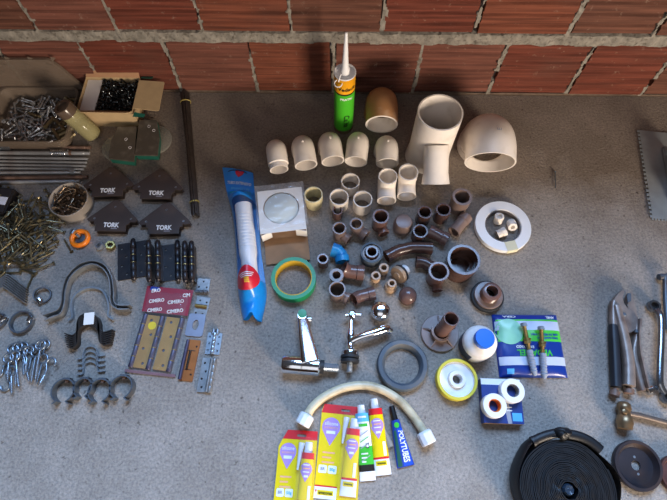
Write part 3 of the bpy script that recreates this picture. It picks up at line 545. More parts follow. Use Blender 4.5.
# ================================================================== brown fittings
b_, bg, bd = M['brown'], M['brown_g'], M['brown_d']
sleeve(337.6, 210, .030, 5.3, 'small brown sleeve standing up close in front of a cream coupling', b_, wall=.2)
up_elbow('pipe_tee', (339.3, 228), .042, 6.9, (349.3, 240), .016, 5.6, 'brown tee standing mouth up with a branch, behind the blue elbow', bg, 'pipe tee', tee=True, wall=.2)
up_elbow('pipe_elbow', (356.4, 223.6), .040, 6.6, (366.5, 236), .016, 6.2, 'brown elbow with one mouth up, between two brown tees', bg, tee=False, wall=.2)
up_elbow('pipe_tee', (380.9, 216.2), .048, 8.3, (384, 234), .015, 5.8, 'taller brown tee with a small branch pointing forward, beside the flat-topped brown cap', b_, 'pipe tee', tee=True, wall=.2)
sleeve(425, 212, .040, 7.3, 'dark brown sleeve standing beside the flat-topped cap', bd, wall=.22)
sleeve(443.5, 209.5, .042, 7.5, 'dark brown sleeve standing between two other upright brown sleeves', bd, wall=.22)
sleeve(462.4, 196.7, .052, 9.9, 'widest brown sleeve standing below the largest white elbow', bg, wall=.26, collar=(.3, .93))
sleeve(420.4, 230.8, .034, 7.5, 'brown sleeve with a pale rim and a pin inside, touching the long bend', bd, wall=.2)
sleeve(322.8, 258.6, .032, 5.6, 'tiny brown sleeve standing alone beside the green tape roll', b_, wall=.28)
up_elbow('pipe_elbow', (336.5, 275), .036, 7.1, (337, 287), .012, 5, 'brown elbow mouth up, half hidden behind a larger brown tee', bg, wall=.18)
up_elbow('pipe_tee', (337.2, 289), .045, 8.4, (348.5, 299), .018, 6.3, 'brown tee mouth up with a side branch, nearest the twin-spouted tap', bg, 'pipe tee', tee=True, wall=.17)
def cupfit():
    h = .056; p = at(464, 259.5, h); r = 16.4 * U(464, 259, h)
    t = thing('pipe_coupling', 'widest brown coupling, an open cup standing under the white ring plate', 'pipe coupling', (p.x, p.y, 0))
    f = lambda x, T_: r if x > T_ * .22 else r * .95
    f.br = lambda T_: [T_ * .22, T_ * .22 - .0015]
    MB().pipe([(0, 0, 0), (0, 0, h * .5), (0, 0, h)], f, r * .84, 44).build('socket_wall', bd, t, smooth=50)
    MB().pipe([(0, 0, .002), (0, 0, .018)], r * .835, r * .62, 40).build('inner_step', bd, t, smooth=50)
    MB().lathe([(0, .001), (r * .8, .001), (r * .8, .003), (0, .003)], 32).build('cup_bottom', bd, t)
cupfit()
up_elbow('pipe_tee', (439, 271.2), .048, 10.2, (437.5, 291), .012, 5.4, 'brown tee with a thick pale rim beside the widest brown coupling', b_, 'pipe tee', tee=True, wall=.2)

def lying(name, pts, zs, rpx, label, m, cat='pipe elbow', col=(.3, .3), body=.9, rad=None, wall=.2, closed_tip=False, group=None):
    """fitting lying on the floor along the given pixels"""
    r = rpx * U(*pts[0], .015); w = [at(x, y, z if z is not None else r) for (x, y), z in zip(pts, zs)]
    c = sum(w, V()) / len(w); c.z = 0
    loc = [q - c for q in w]
    path = fillet(loc, rad or r * 1.1, 8)
    def f(x, T_): return r if (x < T_ * col[0] or x > T_ * (1 - col[1])) else r * body
    f.br = lambda T_: [T_ * col[0], T_ * col[0] + .0012, T_ * (1 - col[1]) - .0012, T_ * (1 - col[1])]
    o = MB().pipe(path, f, r * (1 - wall), 28).build(name, m, None, c, smooth=50)
    return tag(o, label, cat, group)
n_ = None
lying('pipe_elbow', [(429, 231), (436.5, 234.5), (447.5, 240.5)], [n_] * 3, 7, 'brown bent elbow lying on its side next to the sleeve with a pin inside', b_)
lying('pipe_elbow', [(453.5, 232), (459.5, 225), (466.5, 216.5)], [n_] * 3, 6.6, 'light brown bend lying with its mouth towards the viewer, before the widest brown sleeve', bg)
lying('pipe_elbow', [(343, 268.5), (349, 271.5), (364, 273.3)], [.024, n_, n_], 8, 'brown elbow lying on its side just in front of the blue elbow', b_, col=(.1, .3))
lying('pipe_elbow', [(353.5, 299.5), (359, 296.5), (374.5, 293)], [.018, n_, n_], 6.9, 'brown elbow lying on its side beside the chrome ball', b_, col=(.1, .28))
lying('pipe_elbow', [(416, 261.8), (424, 262.5), (433, 267.5)], [n_, n_, n_], 6.4, 'short brown elbow lying against the tee with a thick pale rim', bd, col=(.25, .1))
lying('pipe_bend', [(386.3, 257), (398, 250.5), (411, 247.6), (422, 247.6), (432, 248.5)], [n_] * 5, 6.6, 'long brown glossy curved bend lying among the sleeves', bd, 'pipe bend', col=(.06, .14), body=.9, rad=.06)
# blue elbow
lying('pipe_elbow', [(332, 249.5), (341, 252.5), (342.5, 262)], [.020, .018, .016], 7.2, 'bright blue elbow lying among the brown fittings', M['blue_pvc'], col=(.35, .35), rad=.02)

# caps
def cap(px, py, h, rpx, label, m, flat):
    p = at(px, py, h); r = rpx * U(px, py, h)
    if flat: prof = [(r * .8, 0), (r, 0), (r, h * .62), (r * .96, h * .68), (r * .93, h * .86), (r * .8, h * .97), (r * .5, h), (.0, h)]
    else: prof = [(r * .86, 0), (r * .92, 0), (r * .94, h * .3)] + [(r * math.cos(a), h * .45 + (h * .55) * math.sin(a)) for a in [PI / 2 * k / 10 for k in range(11)]]
    return tag(MB().lathe(prof, 32).build('end_stopper', m, None, (p.x, p.y, 0), smooth=40), label, 'pipe cap')
cap(404, 221, .034, 9.7, 'flat-topped greyish brown end cap between a tee and the dark sleeves', bg, True)
cap(409, 293, .032, 9.2, 'round-topped glossy brown end cap beside the white nut and disc fitting', b_, False)

# ring reducer
def reducer():
    h = .034; p = at(371.8, 252.3, h); u = U(371, 252, h)
    t = thing('reducing_ring', 'grey ringed reducer with a dark centre hole, between blue elbow and long bend', 'pipe reducer', (p.x, p.y, 0))
    r = 11.2 * u
    MB().lathe([(r * .8, 0), (r * .92, 0), (r, h * .5), (r, h), (r * .84, h), (r * .82, h * .8), (r * .8, 0)], 36, True).build('outer_collar', M['greyr'], t)
    MB().lathe([(r * .82, .004), (r * .82, h * .86), (r * .66, h * .88), (r * .62, .004)], 36, True).build('inner_seal', mat('pale_grey_seal', hx('a7a3a4'), .45), t)
    MB().pipe([(0, 0, 0), (0, 0, h + .004)], r * .56, r * .42, 30).build('centre_tube', bd, t, smooth=50)
reducer()

# small tan bushings
gt = 'small tan threaded bushings'
def bush(px, py, h, rp, label, wide=None, lean=(0, 0)):
    p = at(px, py, h); r = rp * U(px, py, h); t = thing('threaded_bushing', label, 'pipe bushing', (p.x, p.y, 0), 0, gt)
    mb = MB()
    if wide:
        R_ = wide * U(px, py, 0); mb.lathe([(R_ * .7, 0), (R_, 0), (R_, h * .3), (R_ * .92, h * .5), (r * 1.25, h * .55), (r * 1.2, h), (r * .7, h), (r * .7, 0)], 8 if False else 24, True)
    else:
        pr = [(r * .6, 0), (r * .8, 0), (r * .8, h * .25)]
        pr += [(r * 1.1, h * .28), (r * 1.1, h * .5), (r, h * .52), (r, h), (r * .6, h)]
        mb.lathe(pr, 24, True)
    mb.build('bushing_body', M['tan'], t)
    for k in range(3): pass
    MB().lathe([(r * (1.0 if not wide else 1.2) + .0007 * (k % 2), h * (.58 + .05 * k)) for k in range(8)], 24).build('thread', M['tan'], t)
bush(376, 275.5, .026, 4.7, 'small tan bushing standing nearest the lying brown elbow')
bush(384, 267.5, .026, 4.8, 'small tan bushing standing farthest back, close to the white nut fitting')
bush(392, 283, .030, 3.6, 'small tan bushing with a wide foot, beside the round brown cap', wide=6.4)

# tank flange with white stub
def tankflange():
    p = at(398.5, 275, .020); t = thing('tank_flange', 'tan disc flange with black gasket and white threaded stub, lying tilted', 'pipe flange', (p.x, p.y, 0))
    tip = at(408, 264, .03) - V((p.x, p.y, 0)); d = V((tip.x, tip.y, .008)).normalized()
    A = axis((0, 0, .0215), (-.72, -.62, .33)); u = U(399, 274)
    r = 9.2 * u
    MB().to(A).lathe([(0, .006), (r * .35, .007), (r * .4, .005), (r * .9, .004), (r, .001), (r, -.003), (0, -.003)], 32).build('disc', M['tan'], t)
    MB().to(A).lathe([(r * .4, -.0035), (r * .98, -.0035), (r * .98, -.009), (r * .4, -.009)], 32, True).build('gasket', M['rubber'], t)
    n = [(5.2 * u, -.009)]
    for k in range(10): n.append((5.2 * u + .0006 * (k % 2), -.010 - .0016 * k))
    n += [(3.8 * u, -.0265), (0, -.0265)]
    MB().to(A).lathe(n, 28).build('threaded_stub', M['white'], t)
tankflange()

# chrome knob ball
def ball():
    p = at(380.6, 311, .02); r = 10 * U(380, 311, .02); t = thing('tap_knob', 'shiny chrome ball knob beside the small tap', 'tap knob', (p.x, p.y, 0))
    MB().lathe([(0, 0), (r * .7, 0), (r * .86, .006), (r * .8, .010), (r, .016)] + [(r * math.cos(a), .018 + r * .85 * math.sin(a)) for a in [PI / 2 * k / 12 for k in range(13)]], 40).build('knob_dome', M['chrome'], t, smooth=40)
    MB().to(T(0, 0, .018 + r * .85 - .0002)).lathe([(r * .34, -.0012), (r * .34, .0006), (r * .28, .0008), (0, .0008)], 24).build('knob_button', M['chrome'], t)
ball()

# drain with threaded neck
def drain():
    p = at(487.6, 296, .012); u = U(486, 297, .012); t = thing('drain_fitting', 'brown drain fitting with a black rubber ring and threaded neck', 'drain fitting', (p.x, p.y, 0))
    r = 16.3 * u
    MB().lathe([(r * .5, 0), (r * .96, 0), (r, .004), (r, .012), (r * .9, .014), (r * .5, .014)], 40, True).build('rubber_ring', M['rubber'], t)
    MB().lathe([(r * .4, .0142), (r * .86, .0142), (r * .88, .018), (r * .84, .021), (r * .42, .022)], 40, True).build('flange', bg, t)
    pr = [(r * .34, .022)]
    for k in range(9): pr.append((r * (.50 if k % 2 else .57), .0225 + .0026 * k))
    pr += [(r * .44, .046), (r * .35, .046), (r * .35, .0225)]
    MB().lathe(pr, 32, True).build('threaded_neck', b_, t)
drain()

# floor flange with pipe
def floorflange():
    p = at(440, 333, .006); u = U(440, 333, .006); t = thing('ribbed_flange', 'brown ribbed floor flange with a pipe stub standing in it', 'pipe flange', (p.x, p.y, 0))
    r = 19 * u
    MB().lathe([(r * .3, 0), (r, 0), (r, .005), (r * .97, .0065), (r * .3, .0065)], 48, True).build('base_plate', bg, t)
    MB().pipe([(0, 0, .006), (0, 0, .022)], r * .52, r * .40, 32).build('hub', bg, t)
    for k in range(5):
        a = PI * .4 * k + .35
        mb = MB(); mb.M = R(a) @ R(PI / 2, 'X'); mb.plate([(r * .5, .0065), (r * .93, .0065), (r * .90, .0080), (r * .5, .014)], [], -.0014, .0014).build('rib', bg, t)
    q = at(451.5, 318.5, .075)
    tip = V((q.x - p.x, q.y - p.y, .075)); rr = 7.9 * U(451, 318, .075)
    MB().pipe([tip * .12, tip * .5, tip], rr, rr * .86, 30).build('pipe_stub', b_, t, smooth=50)
floorflange()

# white ring plate and three little caps on it
def ringplate():
    h = .014; p = at(503.3, 225.5, h); r = 28 * U(503, 225, h); t = thing('ring_plate', 'flat white ring plate holding three little cream plugs', 'ring plate', (p.x, p.y, 0))
    MB().lathe([(r * .66, 0), (r * .95, 0), (r, .003), (r, .012), (r * .985, h), (r * .655, h), (r * .64, h - .002), (r * .64, 0)], 64, True).build('ring', M['white'], t)
    MB().lathe([(r * .63, h - .0025), (r * .60, h - .0025), (r * .60, .001), (r * .63, .001)], 64, True).build('dark_gasket', mat('taupe_gasket', hx('6a6260'), .5), t)
    a = math.atan2(at(511, 245).y - at(503.3, 225.5).y, at(511, 245).x - at(503.3, 225.5).x)
    mb = MB(); n = 10; vs = []; wd = .0125
    path = [(r * .63, h + .0004), (r * .985, h + .0004), (r + .0005, .010), (r + .0005, .003)]
    for x, z in path: vs += [(x, -wd, z), (x, wd, z)]
    mb.to(R(a)).add(vs, [(2 * k, 2 * k + 1, 2 * k + 3, 2 * k + 2) for k in range(3)]).build('tape_piece', mat('masking_tape', hx('d8d3b4'), .6, var=.04), t)
ringplate()
gp = 'cream plugs lying inside the ring plate'
for (x, y, a, ax, lab) in [(498.4, 219, .35, (0, .2, 1), 'cream plug inside the ring plate, standing farthest back'), (511.6, 225.3, 1.2, (-.8, -.2, .5), 'cream plug with a dark hole, lying inside the ring plate near its side'), (501.3, 233, .2, (.9, .15, .25), 'cream plug lying inside the ring plate, closest to the tape piece')]:
    p = at(x, y, .009); t = thing('threaded_plug', lab, 'pipe plug', (p.x, p.y, .0105), a, gp)
    r = 4.7 * U(x, y)
    mb = MB(); mb.M = axis((0, 0, 0), ax); pr = [(0, -.0105)]
    for k in range(7): pr.append((r * (.86 if k % 2 else .94), -.0105 + .0016 * k))
    mb.lathe(pr + [(r * .86, .0005)], 22).build('thread', M['pvc'], t)
    mb = MB(); mb.M = axis((0, 0, 0), ax); mb.lathe([(r * .86, .0005), (r, .001), (r, .0095), (r * .9, .0105), (r * .5, .0105), (r * .48, .004), (0, .004)], 8).build('hex_head', M['pvc'], t, smooth=20)

# ================================================================== blue-grey rubber ring, tape rolls, bottle
p = at(402.4, 365, .012); u = U(402, 365, .012)
tag(MB().lathe([(17.2 * u, 0), (24.5 * u, 0), (25.6 * u, .004), (25.6 * u, .014), (24.2 * u, .0185), (20.5 * u, .019), (18.3 * u, .014)], 64, True).build('rubber_ring', M['greyr'], None, (p.x, p.y, 0)), 'thick blue-grey rubber ring beside the brown ribbed flange', 'rubber ring')

def yroll():
    h = .022; p = at(457.4, 379, h); u = U(457, 379, h); t = thing('seal_tape_roll', 'white disc spool with bright yellow rim beside the rubber ring', 'tape spool', (p.x, p.y, 0)); r = 20.4 * u
    MB().lathe([(r * .8, 0), (r, .001), (r, h - .001), (r * .985, h), (r * .86, h), (r * .855, h - .003), (r * .8, .004)], 56, True).build('yellow_rim', M['yellow'], t)
    MB().lathe([(r * .855, h - .004), (r * .8, h - .007), (r * .44, h - .008), (r * .40, .004), (r * .8, .003)], 56, True).build('white_disc', M['white'], t)
    MB().lathe([(r * .22, .003), (r * .43, .003), (r * .43, h - .003), (r * .40, h + .001), (r * .25, h + .001), (r * .22, h - .002)], 32, True).build('hub', M['white'], t)
yroll()

def gbottle():
    hb = .062; p = at(480, 342, hb * .72); u = U(480, 342, hb * .72); r = 16.9 * u
    t = thing('glue_bottle', 'round white bottle with a bright blue screw cap', 'bottle', (p.x, p.y, 0))
    MB().lathe([(0, 0), (r * .93, 0), (r, .004), (r, hb * .72), (r * .96, hb * .82), (r * .8, hb * .93), (r * .55, hb), (r * .5, hb + .003), (0, hb + .003)], 44).build('bottle_body', mat('white_bottle', hx('e4e2e0'), .35, var=.04, dirt=hx('9a8f88'), dirt_amt=.35, dscale=40, dthr=.6), t, smooth=50)
    rc = r * .57
    mb = MB(); vs = []
    n = 72
    pr = [(rc * .98, hb + .003, 0), (rc, hb + .004, 1), (rc, hb + .016, 1), (rc * .94, hb + .019, 0), (0, hb + .0192, 0)]
    for rr, z, kk in pr:
        for j in range(n):
            a = 2 * PI * j / n; q = rr - (.0005 if (kk and j % 3 == 0) else 0); vs.append((q * math.cos(a), q * math.sin(a), z))
    mb.add(vs, [(k * n + j, k * n + (j + 1) % n, (k + 1) * n + (j + 1) % n, (k + 1) * n + j) for k in range(4) for j in range(n)])
    mb.build('screw_cap', M['bluecap'], t, smooth=40)
    lb = MB(); a0 = PI * .72; vs = []
    for k in range(21):
        a = a0 + k / 20 * 1.9
        vs += [((r + .0003) * math.cos(a), (r + .0003) * math.sin(a), .006), ((r + .0003) * math.cos(a), (r + .0003) * math.sin(a), hb * .62)]
    lb.add(vs, [(2 * k, 2 * k + 2, 2 * k + 3, 2 * k + 1) for k in range(20)]).build('dark_label', mat('dark_blue_label', hx('2c3550'), .5), t)
gbottle()

def greentape():
    h = .026; p = at(293.6, 278.5, h * .8); u = U(293, 279, h); r = 22.4 * u; t = thing('masking_tape_roll', 'green tape roll with a yellow cardboard core, in front of the white box', 'tape roll', (p.x, p.y, 0))
    MB().lathe([(r * .83, 0), (r, 0), (r, h), (r * .83, h)], 64, True).build('tape', M['green'], t)
    MB().lathe([(r * .79, 0), (r * .828, 0), (r * .828, h), (r * .79, h)], 64, True).build('core', mat('yellow_core', hx('c9a52a'), .6, var=.15, scale=60), t)
greentape()

# ================================================================== sealant cartridge
def cartridge():
    h = .190; p = at(345, 71.5, h); u = U(345, 71.5, h); r = 10.9 * u
    t = thing('sealant_cartridge', 'green and yellow sealant cartridge with a white nozzle standing by the brick wall', 'sealant cartridge', (p.x, p.y, 0))
    mb = MB(); mb.lathe([(0, 0), (r, 0), (r, .012)], 40).to(i=1).lathe([(r, .012), (r, h * .73)], 40).to(i=2).lathe([(r * 1.002, h * .73), (r * 1.002, h * .755)], 40).to(i=3).lathe([(r, h * .755), (r, h - .004)], 40)
    mb.to(i=4).lathe([(r, h - .004), (r * 1.03, h - .003), (r * 1.03, h), (r * .93, h), (r * .9, h - .006), (r * .3, h - .004), (0, h - .004)], 40)
    og = mat('orange_yellow_print', hx('f0a81a'), .35, var=.03); gr = mat('lime_print', hx('4ab82c'), .35, var=.03)
    mb.build('tube', [M['rust'], gr, M['pblack'], og, M['white']], t, smooth=45)
    nz = MB(); nz.lathe([(r * .42, h - .004), (r * .42, h + .010), (r * .34, h + .013), (r * .31, h + .02), (r * .12, h + .104), (r * .06, h + .105), (0, h + .105)], 24).build('nozzle', M['white'], t)
    MB().tube([(x - r * .62, y - r * .95, h - .012 + y * .2) for x, y in circ(.0085, 20)], .0014, 8, True).build('cap_ring', M['white'], t)
    MB().tube(spline([(-r * .35, -r * .5, h + .004), (-r * .5, -r * .75, h + .002), (-r * .6, -r * 1.0, h - .006)], 6), .0016, 8).build('cap_strap', M['white'], t)
    def wrap(zc, a0, rot=0):
        def f(x, y, z):
            if rot: x, y = y, -x
            a = a0 + x / r; rr = r * 1.004 + z + .0002
            return (rr * math.cos(a), rr * math.sin(a), zc + y)
        return f
    text('Vedacit', .0140, None, M['pblack'], t, bold=.0004, ext=.0001, bend=wrap(h * .83, -PI / 2 + .22))
    text('PRATIC', .009, None, M['white'], t, bold=.0003, ext=.0001, bend=wrap(h * .665, -PI / 2 + .2))
    text('Calha', .019, None, M['pblack'], t, bold=.0004, ext=.0001, bend=wrap(h * .26, -PI / 2 + .25, 1))
cartridge()
def frame4(tl, tr, bl, z=0.0):
    """local frame of a flat thing: origin at its centre, x along the top edge"""
    a, b, c = at(*tl, z), at(*tr, z), at(*bl, z)
    ex = (b - a); w = ex.length; ex.normalize(); ey = (a - c); h = ey.length
    ctr = (b + c) / 2; ctr.z = 0
    return ctr, math.atan2(ex.y, ex.x), w, h

# ================================================================== white boxed fitting
def boxed():
    H = .040
    c, rz, w, h = frame4((255.5, 192), (300, 187), (262, 234), H)
    t = thing('boxed_fitting', 'open white carton in clear wrap showing a round white cover', 'box', c, rz)
    c_ = t
    # carton: top with a round window, sides, open front end with flaps
    rw = .0405
    MB().plate([(-w / 2, -h / 2), (w / 2, -h / 2), (w / 2, h / 2), (-w / 2, h / 2)], [circ(rw, 48, 0, .006)], H - .0006, H).build('carton_top', M['cboard'], t)
    MB().box((-w / 2 + .0005, 0, H / 2), (.001, h, H - .001)).box((w / 2 - .0005, 0, H / 2), (.001, h, H - .001)).box((0, h / 2 - .0005, H / 2), (w, .001, H - .001)).build('carton_side', M['cboard'], t)
    MB().box((0, 0, .0008), (w, h, .001)).build('carton_bottom', M['kraft'], t)
    for sx, ang in ((-1, .35), (1, -.25)):
        mb = MB(); mb.M = T(sx * (w / 2 - .001), -h / 2, H / 2) @ R(ang if sx < 0 else ang) @ R(0)
        mb.box((-sx * .011, -.004, 0.004), (.024, .001, H * .72)).build('end_flap', M['cboard'], t)
    mb = MB(); mb.M = T(0, -h / 2, .002) @ R(-.06, 'X'); mb.box((.002, -.030, 0), (w * .96, .06, .001)).build('long_flap', M['kraft'], t)
    MB().to(T(w * .18, -h / 2 - .058, .0045)).box((0, 0, 0), (w * .5, .010, .0008)).build('flap_lip', M['cboard'], t)
    # wrap
    def f(u, v):
        x = (u - .5) * (w + .010); y = -h / 2 + .01 + v * (h + .004)
        return (x, y, H + .0014 + .0009 * MN.noise((x * 90, y * 90, 2)))
    MB().grid(f, 40, 40).build('clear_wrap', M['clearw'], t, smooth=60)
    cv = MB().lathe([(0, H - .0015), (rw * .90, H - .0015), (rw * .955, H - .003), (rw * .955, .004), (0, .004)], 56).build('round_cover', mat('pale_green_white', hx('d8e2de'), .4, var=.03), None)
    cv.location = t.matrix_basis @ V((0, .006, 0)); tag(cv, 'round white cover seen through the window of the white carton', 'cover')
boxed()

# ================================================================== blue bag with siphon
def bluebag():
    # outline: pixel points left and right at successive stations
    Ls = [(221.5, 165.5), (226, 190), (232, 215), (235.5, 250), (237, 285), (240, 306), (242.5, 319)]
    Rs = [(252.5, 171), (254, 190), (258, 215), (260.5, 250), (264, 275), (266, 295), (261, 321)]
    a = [at(x, y, .012) for x, y in Ls]; b = [at(x, y, .012) for x, y in Rs]
    c = (a[3] + b[3]) / 2; c.z = 0
    t = thing('siphon_bag', 'long blue printed plastic bag with a red oval sticker around a white tube', 'plastic bag', c)
    al = [p - c for p in spline(a, 8)]; bl = [p - c for p in spline(b, 8)]; n = len(al)
    def tubez(q):  # height of the content at station q 0..1
        return     .050 if .25 < q < .72 else (.050 * max(0, 1 - abs(q - .25) / .08) if q <= .25 else .050 * max(.35, 1 - (q - .72) / .2))
    def surf(lo):
        def f(u, v):
            i = min(n - 1, int(round(v * (n - 1)))); p = al[i].lerp(bl[i], u)
            e = math.sin(PI * u) ** .7
            z = .002 if lo else .003 + tubez(v) * e * 1.03 + .006 * e + .0025 * MN.noise((p.x * 60, p.y * 60, 1)) * e
            notch = 0
            if v > .93: p = V((p.x, p.y + (v - .93) / .07 * .014 * math.exp(-((u - .5) / .16) ** 2), 0))
            return (p.x, p.y, max(.001, z))
        return f
    MB().grid(surf(True), 24, n - 1).build('back_sheet', M['bag'], t, smooth=60)
    fr = MB(); g = surf(False)
    vs = [g(u / 24, v / (n - 1)) for v in range(n) for u in range(25)]
    fs = [];
    top = MB(); clr = MB(); bot = MB()
    fa = []; fb = []; fc = []
    for v in range(n - 1):
        for u in range(24):
            q = (v * 25 + u, v * 25 + u + 1, (v + 1) * 25 + u + 1, (v + 1) * 25 + u); s_ = v / (n - 1)
            if s_ < .155: fa.append(q)
            elif s_ < .27: fc.append(q)
            elif s_ > .72 : fc.append(q)
            elif u < 3 : fc.append(q)
            else: fb.append(q)
    from mathutils.bvhtree import BVHTree
    tree = BVHTree.FromPolygons([V(q) for q in vs], fa + fb + fc)
    top.add(vs, fa).build('header_print', M['bagtop'], t, smooth=60)
    bot.add(vs, fc).build('blue_front', M['bag'], t, smooth=60)
    clr.add(vs, fb).build('clear_front', M['clear'], t, smooth=60)
    def on(v, u, lift=.0006):
        p = V(g(u, v)); p.z += lift; return p
    def lay(v, u0=.5, ang=-.06, lift=.0007):
        def f(x, y, z):
            i0 = v * (n - 1); ii = min(n - 2, int(i0)); A = al[ii].lerp(al[ii + 1], i0 - ii); B = bl[ii].lerp(bl[ii + 1], i0 - ii); m_ = A.lerp(B, u0)
            px = m_.x + x * math.cos(ang) - y * math.sin(ang); py = m_.y + x * math.sin(ang) + y * math.cos(ang)
            hit = tree.ray_cast(V((px, py, 1)), V((0, 0, -1)))[0]
            return (px, py, (hit.z if hit else .006) + lift + z)
        return f
    text('TUBO EXTENSIVO', .0105, None, M['white'], t, width=.058, bold=.0002, bend=lay(.118, .5, -.12, .0012))
    text('BRANCO 40', .008, None, M['plblue'], t, width=.044, bold=.0002, bend=lay(.155, .5, -.12, .0012))
    # red logo with a dark arc
    mb = MB(); f = lay(.05, .55, -.12, .0012)
    pts = [(-.011, .006), (-.005, .008), (0, .0055), (.005, .008), (.011, .006), (.008, -.002), (0, -.010), (-.008, -.002)]
    mb.plate(pts, [], 0, .0002); mb.v = [V(f(p.x, p.y, p.z)) for p in mb.v]; mb.build('heart_logo', mat('logo_red', hx('c0233c'), .35, var=.03), t)
    mb = MB(); f = lay(.035, .5, -.12, .001); arc = [(.025 * math.cos(x), .010 * math.sin(x) - .004) for x in [2.9 - 2.6 * k / 14 for k in range(15)]]
    mb.plate(arc + [(x * .86, y * .62 - .0005) for x, y in arc[::-1]], [], 0, .0002); mb.v = [V(f(p.x, p.y, p.z)) for p in mb.v]; mb.build('logo_arc', mat('navy_print', hx('0c2450'), .4), t)
    for q, wd, mm_ in ((.19, .05, 'pgreen'), (.205, .05, 'plblue'), (.225, .046, 'plblue')):
        mb = MB(); f = lay(q, .5, -.12, .001); mb.grid(lambda u, v: V(f((u - .5) * wd, (v - .5) * .0035, 0)), 12, 1).build('print_band', M[mm_], t)
    mb = MB(); f = lay(.69, .45, 0, .0016)
    vs = [V(f(0, 0, 0))] + [V(f(.0255 * k / 5 * math.cos(2 * PI * j / 40), .0255 * k / 5 * math.sin(2 * PI * j / 40), 0)) for k in range(1, 6) for j in range(40)]
    fs = [(0, 1 + j, 1 + (j + 1) % 40) for j in range(40)] + [(1 + k * 40 + j, 1 + (k + 1) * 40 + j, 1 + (k + 1) * 40 + (j + 1) % 40, 1 + k * 40 + (j + 1) % 40) for k in range(4) for j in range(40)]
    st = mb.add(vs, fs).build('red_sticker', mat('sticker_red', hx('c81f34'), .4, var=.03), t)
    for k in range(3):
        mb = MB(); f = lay(.665 + .012 * k, .45, .1, .0024); mb.grid(lambda u, v: V(f((u - .5) * (.032 - .004 * k), (v - .5) * .0016, 0)), 10, 1).build('print_line', M['white'], st)
    for k in range(3):
        mb = MB(); f = lay(.70 + .013 * k, .45, 0, .0024); mb.grid(lambda u, v: V(f((u - .5) * .011, (v - .5) * .003, 0)), 4, 1).build('print_line', mat('sticker_gold', hx('e0a83a'), .4), st)
    # the white tube inside
    p0 = at(243.5, 206, .022); p1 = at(249, 260, .022); p2 = at(251, 286, .022)
    pp = thing('extension_tube', 'white plastic siphon tube packed inside the blue printed bag', 'siphon tube', (0, 0, 0))
    r = 8.2 * U(245, 230, .02)
    def ro(x, T_):
        if x < T_ * .62: return .0198 - (.0006 if int(x / .004) % 2 else 0) if .02 < x < T_ * .58 else .0198
        return .0172
    ro.br = lambda T_: [T_ * .62, T_ * .62 - .001] + [.004 * k for k in range(1, int(T_ * .6 / .004))] + [.004 * k - .0004 for k in range(1, int(T_ * .6 / .004))]
    pth = [V((p.x, p.y, .0240)) for p in (p0, p0.lerp(p1, .5), p1, p2)]
    cc = p0.copy(); cc.z = 0; pp.location = cc
    MB().pipe([q - cc for q in pth], ro, .014, 28).build('tube_wall', M['siphon'], pp, smooth=40)
bluebag()

# ================================================================== chrome taps
def tap_big():
    z = .021
    a = at(282.5, 363.5, z); b = at(320, 366.5, z); c = (a + b) / 2; d = (b - a); rz = math.atan2(d.y, d.x); Lh = d.length / 2; c.z = 0
    t = thing('wall_tap', 'large chrome tap lying on its side with a long flat lever and green-tipped end', 'tap', c, rz)
    r = 9.4 * U(300, 365, z)
    X = axis((0, 0, r), (1, 0, 0))
    MB().to(X).lathe([(0, -Lh), (r * .9, -Lh), (r, -Lh + .003), (r, .001)], 40).build('cap_barrel', M['chrome'], t)
    MB().to(X).lathe([(r * .99, .0015), (r, .002), (r, Lh * .93), (r * .86, Lh), (r * .5, Lh)], 40).build('body_barrel', M['chrome'], t)
    MB().to(X).lathe([(r * .5, Lh), (r * .72, Lh), (r * .72, Lh + .008), (r * .5, Lh + .008)], 24, True).build('gasket', M['rubber'], t)
    pr = [(0, Lh), (r * .42, Lh)]
    for k in range(18): pr.append((r * (.42 if k % 2 else .46), Lh + .006 + .0017 * k))
    MB().to(X).lathe(pr + [(r * .3, Lh + .038), (0, Lh + .038)], 24).build('threaded_inlet', M['zinc'], t)
    # lever
    M_ = t.matrix_basis.inverted()
    p0 = M_ @ at(310.5, 362, .035); p1 = M_ @ at(301.5, 313, .044)
    path = [p0.lerp(p1, k / 8) for k in range(9)]
    for q, k in zip(path, range(9)): q.z = r * 2.0 - .018 * k / 8
    sec = [(math.copysign(abs(math.cos(a_)) ** .6, math.cos(a_)) * .0165, math.copysign(abs(math.sin(a_)) ** .6, math.sin(a_)) * .006) for a_ in [2 * PI * j / 20 for j in range(20)]]
    MB().sweep(path, sec, up=(0, 0, 1), scales=[1.1 - .5 * k / 8 for k in range(9)]).build('lever', M['chrome'], t)
    e = path[-1]; mb = MB(); mb.M = axis(e + V((0, 0, -.012)), (.0, .1, 1)); mb.lathe([(0, 0), (.010, 0), (.0115, .002), (.0115, .014), (.009, .018), (0, .018)], 24).build('spout_tip', M['chrome'], t)
    mb = MB(); mb.M = T(e.x, e.y + .004, e.z + .0068) ; mb.lathe([(0, 0), (.009, 0), (.009, .002), (0, .0026)], 20).build('green_end_cap', mat('dark_green_cap', hx('2f8a62'), .4), t)
    mb = MB(); mb.M = axis(path[-1] + V((.014, -.004, -.006)), (1, .1, 0)); mb.lathe([(0, -.004), (.006, -.004), (.006, .005), (0, .005)], 16).build('side_nut', M['chrome'], t)
tap_big()

